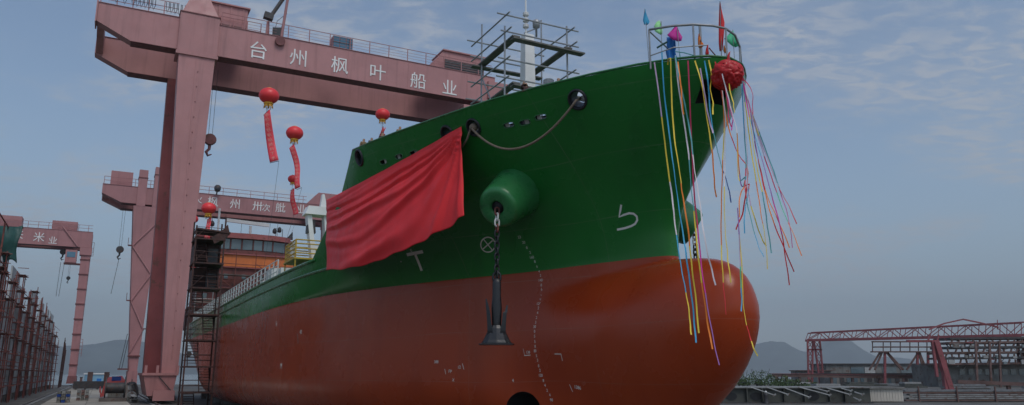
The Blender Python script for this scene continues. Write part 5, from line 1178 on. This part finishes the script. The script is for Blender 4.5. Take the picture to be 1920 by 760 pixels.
# mooring rope swag between two chocks
def catenary(a, b, sag, n=40): return [a.lerp(b, i / n) - Vector((0, 0, sag * 4 * (i / n) * (1 - i / n))) + Vector((0, .08 * math.sin(math.pi * i / n), 0)) for i in range(n + 1)]
ra, na = chk[2][0], chk[2][1]; rb_, nb2 = chk[3][0], chk[3][1]
pA = ra + na * .14; pBq = rb_ + nb2 * .14
mid = px_b(973, 278, (pA.y + pBq.y) / 2 + .1); sag = (pA.z + pBq.z) / 2 - mid.z
pts = [ra - na * .5] + catenary(pA, pBq, sag) + [rb_ - nb2 * .5]
ro = MB().tube(pts, .048, 8).build('mooring_rope', 'rope', smooth=True); setp(ro, 'brown rope sagging between two round chocks beside the red cloth', 'rope')
rr = MB().tube([ra - na * .4, ra + na * .15 + Vector((.15, 0, -.05)), ra + na * .2 + Vector((.35, .0, -.35)), ra + na * .2 + Vector((.75, .05, -.62))], .045, 8).build('rope_tail', 'rope', smooth=True); setp(rr, 'short rope tail leading from the chock behind the red cloth', 'rope')
kn = MB().lathe(ra + na * .0, na, [(-.2, .02), (-.18, .14), (0, .18), (.12, .15), (.18, .03)], 12).build('rope_coil', 'rope', smooth=True); setp(kn, 'knotted rope bundle filling the chock right of the red cloth', 'rope')
# lanterns with banners
def lantern(x, y, dpx, banner, Y, label, tether, chars):
    c = wpx_y(x, y, Y); r_ = dpx / 2 / F * (c - CAM).length * .985
    t = wthing('lantern_balloon', label, 'lantern', c - Vector((0, 0, r_ * 1.2)), 'lantern balloons with banners')
    n = 40; rings = []
    for k in range(15):
        a = -math.pi / 2 * .93 + math.pi * .93 * k / 14; rings.append([c + Vector((math.cos(g) * math.cos(a) * r_ * (1 + .05 * abs(math.cos(g * 10))), math.sin(g) * math.cos(a) * r_ * (1 + .05 * abs(math.cos(g * 10))), math.sin(a) * r_ * .86)) for g in [2 * math.pi * i / n for i in range(n)]])
    MB().loft(rings).build('lantern', 'lantern', t, smooth=True)
    MB().lathe(c + Vector((0, 0, -r_ * .98)), (0, 0, 1), [(0, r_ * .44), (.05 * r_, r_ * .5), (.2 * r_, r_ * .46)], 20).build('gold_collar', 'gold', t)
    fr = MB()
    for k in range(14):
        g = 2 * math.pi * k / 14; d_ = Vector((math.cos(g), math.sin(g), 0)); p0 = c + d_ * r_ * .4 + Vector((0, 0, -r_ * .96)); fr.bar(p0, p0 + d_ * r_ * .08 + Vector((0, 0, -r_ * (.3 + .12 * (k % 2)))), r_ * .14, r_ * .03)
    fr.build('fringe', 'gold', t)
    MB().lathe(c + Vector((0, 0, r_ * .8)), (0, 0, 1), [(0, r_ * .3), (.08 * r_, r_ * .26), (.1 * r_, .02)], 16).build('cap', 'gold', t)
    # banner corners: top left, top right, bottom right, bottom left
    q = [wpx_y(a, b, Y) for a, b in banner]; nv = 14; nu = 4; g_ = []
    for j in range(nv + 1):
        v = j / nv; row = []
        for i in range(nu + 1):
            u = i / nu; p = q[0].lerp(q[1], u).lerp(q[3].lerp(q[2], u), v); row.append(p + Vector((.12 * math.sin(v * 5 + x), .22 * math.sin(v * 6.5 + y) + .1 * u * math.sin(v * 4), 0)))
        g_.append(row)
    b_ = MB().grid(g_).build('banner', 'banner', t, smooth=True); b_.modifiers.new('thickness', 'SOLIDIFY').thickness = .02
    MB().tube([q[0] + Vector((0, -.03, 0)), q[1] + Vector((0, -.03, 0))], .03, 5).build('banner_rod', 'darksteel', t); MB().tube([q[3], q[2]], .03, 5).build('banner_rod', 'darksteel', t)
    mid_ = q[0].lerp(q[1], .5); MB().tube([c + Vector((0, 0, -r_ * 1.0)), mid_], .02, 4).build('string', 'wire', t)
    nch = len(chars); wd = (q[1] - q[0]).length
    for k, ch in enumerate(chars):
        v = (k + .7) / (nch + .4); j = v * nv; j0 = int(j); row = [g_[j0][i].lerp(g_[min(j0 + 1, nv)][i], j - j0) for i in range(nu + 1)]
        letter(ch, t, row[2] + Vector((0, -.05, 0)), row[nu] - row[0], g_[j0][2] - g_[min(j0 + 1, nv)][2], min(wd * .62, .85 * (q[3] - q[0]).length / nch), 'bannertext', 'character')
    e = W(*tether); s_ = q[2]; MB().tube([s_.lerp(e, k / 8) - Vector((0, 0, 1.2 * 4 * (k / 8) * (1 - k / 8))) for k in range(9)], .016, 4).build('tether', 'wire', t)
cs = '热烈庆祝新船顺利下水'
lantern(504.5, 180, 34, ((494, 217), (505, 206), (523, 302), (506, 306)), 72, 'nearest and largest red lantern with banner, left below the crane characters', (55, 6, 10.1), cs)
lantern(552.5, 250, 29.5, ((544, 279), (553, 271), (566, 352), (556, 356)), 86, 'second largest red lantern with banner, right of and below the biggest one', (60, 5, 10.1), cs)
lantern(717.5, 215, 26, ((714, 250), (719, 237), (722, 252), (715, 258)), 62, 'red lantern hanging before the girder over the aft bulwark', (30, 2, 10.1), '新')
lantern(549, 336, 17, ((544, 358), (551, 353), (559, 401), (549, 404)), 118, 'small red lantern with banner partly behind the banner above it', (75, 3, 10.1), cs[:7])
lantern(391.5, 391, 24, ((385, 411), (393, 406), (398, 470), (387, 476)), 88, 'red lantern with banner just right of the nearest gantry leg, above the stair tower', (80, 8, 10.1), cs[:8])
lantern(362, 411, 17, ((355, 440), (361, 433), (364, 512), (357, 522)), 106, 'red lantern half hidden behind the nearest gantry leg', (84, 8, 10.1), cs[:8])
# red silk rosette on the stem
cR = px_s(1364, 142, -3.9); rr_ = 27.5 / F * (cR - CAMS).length
rings = []; n = 84
for k in range(45):
    a = -math.pi / 2 + math.pi * k / 44; ring = []
    for i in range(n):
        g = 2 * math.pi * i / n; d_ = Vector((math.cos(g) * math.cos(a), math.sin(g) * math.cos(a), math.sin(a)))
        f_ = noise.multi_fractal(d_ * 2.2 + Vector((3, 1, 2)), 1.0, 2.1, 4); rd = 1 - abs(noise.noise(d_ * 3.1 + Vector((f_, 0, 0)))) * 1.1
        ring.append(cR + Vector((d_.x * 1.0, d_.y * 1.0, d_.z * .93)) * rr_ * (.74 + .20 * rd + .05 * f_ + .13 * (1 - 2.2 * abs(noise.noise(d_ * 3.4 + Vector((0, f_ * .8, 3)))))))
    rings.append(ring)
rs = thing('silk_rosette', 'big crumpled red silk rosette tied on the bow tip', 'rosette', cR - Vector((0, 0, rr_)))
MB().loft(rings).build('ball', 'silk', rs, smooth=True)
for k in range(16):                            # gathered petals
    g = random.uniform(0, 6.28); a = random.uniform(-.9, 1.2); d_ = Vector((math.cos(g) * math.cos(a), math.sin(g) * math.cos(a), math.sin(a))); x_ = d_.orthogonal().normalized(); y_ = d_.cross(x_); rw = []
    for j in range(5):
        row = []
        for i in range(8): th_ = lerp(-.9, .9, i / 7); row.append(cR + (d_ * (.86 + .16 * math.sin(j / 4 * 3.0) + .04 * math.sin(i * 2.2)) + x_ * (th_ * .42) + y_ * (j / 4 - .5) * .5).normalized() * rr_ * (.97 + .12 * math.sin(j / 4 * 3.1) * math.cos(th_)))
        rw.append(row)
    MB().grid(rw).build('petal', 'silk', rs, smooth=True)
# ribbons
def ribbon(pxs, depth, cols, label, wd=.055, cat='ribbon'):
    """pxs: photo points; depth: world Y at the start and at the end, where it hangs"""
    n_ = len(pxs); P_ = []; sd0 = random.uniform(0, 6.28); flut = .8
    xs = pchip([(i, p[0]) for i, p in enumerate(pxs)]); ys = pchip([(i, p[1]) for i, p in enumerate(pxs)]); m = (n_ - 1) * 6
    for k in range(m + 1):
        u = k / m * (n_ - 1); P_.append(wpx_y(xs(u) + flut * (k / m) * (math.sin(k * .55 + sd0) + .6 * math.sin(k * 1.35 + 2 * sd0)), ys(u), lerp(depth[0], depth[1], k / m) + .03 * math.sin(k * .9)))
    t = wthing('ribbon', label, cat, P_[-1], 'ribbons streaming from the bow'); ncol = len(cols)
    sd_ = random.uniform(0, 6.28); tw = random.uniform(.08, .22)
    L_, R_ = [], []
    for k, p in enumerate(P_):
        tg_ = (P_[min(k + 1, m)] - P_[max(k - 1, 0)]).normalized(); a = tg_.cross(Vector((0, 1, 0))).normalized(); b = tg_.cross(a)
        g = .75 * math.sin(sd_ + k * tw); w_ = (a * math.cos(g) + b * math.sin(g)) * wd / 2; L_.append(p - w_); R_.append(p + w_)
    for c in range(ncol):
        k0 = int(c * m / ncol); k1 = int((c + 1) * m / ncol); o = MB().grid([L_[k0:k1 + 1], R_[k0:k1 + 1]]).build('strip', 'c_' + cols[c], t); o.modifiers.new('thickness', 'SOLIDIFY').thickness = .004
def yb_(x, y):
    for k in range(30):                        # down the picture until the bulwark is met
        p, nn = hp(x, y + k * 1.5)
        if p is not None: break
    if p is None: return 26.2
    q = p + nn * .12; w_ = W(q.x, q.y, q.z); return w_.y
RB = [
 ([(1227, 117), (1236, 180), (1243, 240), (1252, 310), (1260, 370), (1266, 420), (1274, 485), (1285, 540), (1292, 590), (1297, 628)], ['lilac', 'yellowc', 'white_c', 'cyan', 'yellowc'], 'pale ribbon, leftmost of those hanging from the bow rail'),
 ([(1241, 98), (1245, 170), (1255, 250), (1262, 310), (1272, 380), (1282, 450), (1290, 500), (1299, 580), (1306, 643)], ['cyan'], 'long bright blue ribbon, second from left on the bow'),
 ([(1252, 122), (1253, 111), (1257, 109), (1259, 180), (1265, 260), (1275, 330), (1281, 370), (1292, 450), (1300, 520), (1310, 625)], ['yellowc', 'yellowc', 'yellowc', 'orange', 'yellowc'], 'long yellow ribbon beside the bright blue one'),
 ([(1266, 104), (1272, 160), (1283, 230), (1291, 290), (1296, 350), (1303, 420), (1312, 500), (1324, 590), (1337, 655)], ['white_c', 'white_c', 'teal', 'yellowc', 'orange'], 'white ribbon turning teal and yellow over the bulb'),
 ([(1271, 116), (1275, 150), (1279, 185), (1281, 215)], ['orange'], 'short orange ribbon at the bulwark behind the white one'),
 ([(1290, 114), (1294, 200), (1297, 280), (1301, 350), (1307, 420), (1316, 500), (1330, 600), (1349, 685)], ['crimson', 'crimson', 'crimson', 'pink', 'purple'], 'crimson ribbon reaching lowest over the bulb, purple at its end'),
 ([(1303, 114), (1315, 155), (1322, 200), (1332, 260), (1338, 320), (1343, 370)], ['yellowc', 'yellowc', 'orange'], 'yellow ribbon slanting right across the upper bow'),
 ([(1313, 128), (1320, 170), (1328, 215), (1336, 250)], ['lilac'], 'lilac ribbon beside the slanting yellow one'),
 ([(1321, 114), (1327, 150), (1331, 200), (1338, 250), (1350, 300), (1362, 340), (1372, 380)], ['cyan', 'cyan', 'teal', 'navy'], 'blue ribbon trailing past the stem into the sky'),
 ([(1329, 113), (1334, 140), (1332, 165), (1336, 190), (1337, 215)], ['yellowc'], 'short yellow ribbon with a knot left of the rosette'),
 ([(1341, 116), (1350, 160), (1358, 200), (1369, 250), (1385, 290), (1400, 312), (1402, 335), (1393, 395), (1380, 431)], ['redc', 'orange', 'redc', 'orange', 'redc'], 'red orange ribbon curling to a knot beside the stem'),
 ([(1354, 170), (1358, 240), (1355, 300), (1353, 380), (1352, 460), (1357, 530), (1361, 590)], ['orange', 'yellowc', 'orange', 'orange', 'yellowc', 'redc'], 'orange ribbon hanging straight to the top of the bulb'),
 ([(1350, 122), (1357, 150), (1366, 185), (1374, 215), (1382, 250)], ['white_c'], 'white ribbon across the red rosette'),
 ([(1362, 170), (1368, 200), (1374, 225), (1372, 245)], ['pink'], 'pink ribbon bunch under the red rosette'),
 ([(1366, 150), (1370, 175), (1375, 195), (1378, 212)], ['yellowc'], 'yellow ribbon end under the rosette'),
 ([(1360, 165), (1364, 195), (1367, 220), (1370, 238)], ['crimson'], 'dark pink ribbon end under the rosette'),
 ([(1392, 148), (1404, 160), (1411, 180), (1412, 215)], ['crimson'], 'red ribbon looping out right of the rosette'),
 ([(1392, 152), (1396, 185), (1402, 230), (1411, 300), (1424, 380), (1433, 440), (1440, 505)], ['teal', 'yellowc', 'yellowc', 'orange', 'yellowc'], 'teal and yellow ribbon blown to the right of the bow'),
 ([(1394, 155), (1406, 200), (1418, 280), (1428, 330), (1440, 385), (1460, 440), (1488, 510)], ['pink', 'purple', 'redc', 'orange', 'redc'], 'pink to red ribbon blown far right'),
 ([(1396, 160), (1410, 215), (1427, 275), (1446, 330), (1466, 390), (1484, 430), (1502, 480)], ['white_c', 'lilac', 'crimson', 'green', 'orange'], 'rightmost ribbon, thin and pale, ending in orange'),
 ([(1395, 158), (1405, 215), (1420, 270), (1440, 340), (1456, 400), (1470, 460), (1480, 535)], ['yellowc', 'cyan', 'purple', 'pink', 'redc'], 'many coloured ribbon ending lowest at the far right'),
 ([(1391, 158), (1395, 240), (1399, 300), (1397, 345), (1405, 400), (1420, 455), (1432, 482)], ['cyan', 'teal', 'redc', 'teal', 'cyan'], 'blue green ribbon hanging in the open sky right of the stem'),
 ([(1382, 250), (1386, 320), (1392, 350), (1405, 345), (1402, 370), (1397, 390), (1396, 438)], ['orange', 'purple', 'redc', 'cyan', 'cyan'], 'ribbon with a loose blue tail below the red knot'),
 ([(1383, 390), (1386, 440), (1388, 500), (1390, 540), (1390, 584)], ['purple', 'lilac', 'green', 'cyan'], 'green and blue ribbon ending on the bulb'),
 ([(1385, 430), (1391, 500), (1393, 560), (1400, 610), (1409, 640), (1420, 668)], ['yellowc', 'yellowc', 'yellowc', 'redc', 'yellowc'], 'yellow ribbon falling past the right edge of the bulb'),
]
for q_, (src, dx, dy, cols_) in enumerate(((17, 6, -30, ['pink', 'yellowc', 'teal']), (18, -7, -45, ['white_c', 'redc', 'orange']), (19, -9, -60, ['yellowc', 'lilac', 'redc']), (20, 7, -70, ['lilac', 'teal', 'pink']), (21, 5, -20, ['white_c', 'lilac', 'yellowc']), (22, -10, -30, ['yellowc', 'teal', 'orange']), (11, 9, -60, ['white_c', 'yellowc']), (3, 5, -120, ['teal', 'white_c']))):
    b0_ = RB[src][0]; n9 = len(b0_) - 1
    RB.append(([(x + dx * (i / n9) ** .7, y + dy * i / n9) for i, (x, y) in enumerate(b0_)], cols_, 'thin %s ribbon fluttering close beside the %s' % (('pink and teal', 'white and orange', 'yellow and red', 'lilac and pink', 'white and yellow', 'yellow and orange', 'pale', 'pale teal')[q_], ('teal and yellow one', 'pink to red one', 'rightmost one', 'many coloured one', 'blue green one in open sky', 'red knot', 'straight orange one', 'white one over the bulwark')[q_])))
for pxs, cols_, lb_ in RB:
    y0 = yb_(*pxs[0]) if pxs[0][0] < 1345 else 25.0
    ribbon(pxs, (y0, min(y0, 24.0) if pxs[-1][1] > 470 else y0 - .8), cols_, lb_, .048 if pxs[0][0] < 1345 else .036)
# flags on the bow
def flag(pole, cloth, Y, mat, label, r_=.012, wave=.05, cat='flag'):
    a, b = wpx_y(*pole[0], Y), wpx_y(*pole[1], Y); t = wthing('flag', label, cat, a, 'small flags on the bow rail')
    MB().tube([a, b], r_, 5).build('pole', 'galv', t)
    P_ = [wpx_y(x, y, Y) for x, y in cloth]; n = len(P_) // 2; left = P_[:n]; right = P_[n:][::-1]; rows_ = []
    for j in range(n): rows_.append([left[j].lerp(right[j], i / 6) + Vector((0, wave * math.sin(i * 1.3 + j * 1.1), 0)) for i in range(7)])
    o = MB().grid(rows_).build('cloth', mat, t, smooth=True); o.modifiers.new('thickness', 'SOLIDIFY').thickness = .006
YF = 26.6
# cloth outline: down the left edge, then back up the right edge
flag(((1217, 118), (1209, 17)), [(1209, 18), (1207, 30), (1206, 38), (1208, 47), (1215, 47), (1218, 42), (1214, 30), (1210, 19)], YF, 'c_cyan', 'small sky blue flag at the left end of the bow rail')
flag(((1241, 115), (1240, 40)), [(1232, 40), (1227, 48), (1228, 58), (1235, 64), (1241, 65), (1242, 58), (1241, 48), (1238, 39)], YF, 'c_lime', 'pale lime green flag between the blue and pink flags')
flag(((1275, 112), (1269, 46)), [(1266, 50), (1256, 60), (1251, 65), (1262, 76), (1277, 78), (1279, 70), (1274, 60), (1270, 47)], YF, 'c_pink', 'magenta flag above the blue cloth on the bow rail')
flag(((1353, 116), (1350, 3)), [(1349, 6), (1348, 45), (1348, 80), (1349, 97), (1354, 95), (1357, 62), (1359, 42), (1351, 6)], YF, 'c_redc', 'tall narrow red flag, highest on the bow', .02)
flag(((1377, 110), (1374, 56)), [(1373, 58), (1365, 66), (1358, 72), (1374, 88), (1383, 88), (1385, 76), (1380, 66), (1375, 58)], YF, 'c_green', 'emerald green flag at the right end of the bow rail')
flag(((1312, 112), (1311, 62)), [(1310, 63), (1309, 72), (1309, 82), (1310, 91), (1314, 90), (1314, 80), (1314, 70), (1312, 63)], YF, 'c_orange', 'thin orange flag in the middle of the bow rail')
flag(((1314, 112), (1313, 74)), [(1313, 75), (1313, 80), (1313, 86), (1313, 91), (1319, 87), (1318, 82), (1316, 78), (1314, 75)], YF, 'c_orange', 'tiny orange pennant right beside the thin orange flag', .008)
flag(((1330, 112), (1327, 84)), [(1326, 85), (1324, 92), (1323, 99), (1323, 105), (1328, 105), (1329, 99), (1329, 92), (1328, 85)], YF, 'c_redc', 'tiny red flag left of the dark slanting staff', .008)
flag(((1360, 112), (1357, 85)), [(1357, 86), (1357, 90), (1357, 95), (1359, 101), (1364, 98), (1362, 93), (1360, 89), (1358, 86)], YF, 'c_orange', 'orange pennant at the foot of the tall red flag', .008)
flag(((1365, 122), (1369, 97)), [(1367, 98), (1364, 104), (1363, 111), (1362, 118), (1367, 118), (1368, 111), (1369, 104), (1370, 97)], YF - 1.2, 'c_redc', 'red scrap of flag standing on top of the rosette', .008)
flag(((717, 252), (719, 237)), [(718, 238), (716, 242), (715, 246), (715, 250), (720, 249), (720, 246), (720, 242), (719, 238)], 45., 'c_redc', 'tiny red flag held above the aft bulwark', .012, .02)
st_ = wthing('slanting_staff', 'bare dark staff slanting up left from the rosette', 'staff', wpx_y(1355, 118, YF)); MB().tube([wpx_y(1355, 120, YF), wpx_y(1331, 92, YF)], .022, 6).build('staff', 'rustpole', st_); MB().lathe(wpx_y(1331, 92, YF), (-.5, 0, .8), [(0, .022), (.03, .03), (.06, .004)], 8).build('tip', 'darksteel', st_)
bc = wthing('blue_cloth', 'long royal blue cloth draped over the bow rail under the magenta flag', 'cloth', wpx_y(1260, 112, YF + .2)); rw = []
for j in range(15):
    v = j / 14; row = []
    for i in range(9): u = i / 8; row.append(wpx_y(lerp(1250, 1266 + 3 * v, u) + (1.5 if v > .5 else 0) * math.sin(v * 8), lerp(70, 114, v), YF + .25 + .07 * math.sin(u * 9 + v * 3)))
    rw.append(row)
o = MB().grid(rw).build('cloth', 'c_blue', bc, smooth=True); o.modifiers.new('thickness', 'SOLIDIFY').thickness = .01
rope_ = MB().tube([wpx_y(1232, 90, YF), wpx_y(1240, 85, YF), wpx_y(1251, 79, YF)], .035, 6).build('tie', 'tarp', bc)
bl_ = wthing('bow_line', 'teal line stretched low across the bow rail', 'rope', wpx_y(1330, 111, YF)); MB().tube([wpx_y(x, y, YF) for x, y in ((1266, 97), (1282, 99), (1300, 104), (1318, 109), (1334, 113))], .018, 6).build('line', 'c_teal', bl_); MB().tube([wpx_y(x, y, YF) for x, y in ((1274, 97), (1276, 113))], .018, 6).build('tail', 'c_teal', bl_)
# ================================================================== hazy air over the bay
hzb = MB().box((-12000, -300, -6), (13000, 13500, 1200)); 
mh = bpy.data.materials.new('haze'); mh.use_nodes = True; th_ = mh.node_tree; th_.nodes.clear(); oh = th_.nodes.new('ShaderNodeOutputMaterial'); pv = th_.nodes.new('ShaderNodeVolumePrincipled')
pv.inputs['Color'].default_value = (.86, .94, 1., 1); pv.inputs['Density'].default_value = .00012; pv.inputs['Anisotropy'].default_value = .2
th_.links.new(pv.outputs[0], oh.inputs['Volume']); MATS['haze'] = mh
setp(hzb.build('haze', 'haze', None, (0, 0, -6), 'world'), kind='stuff')
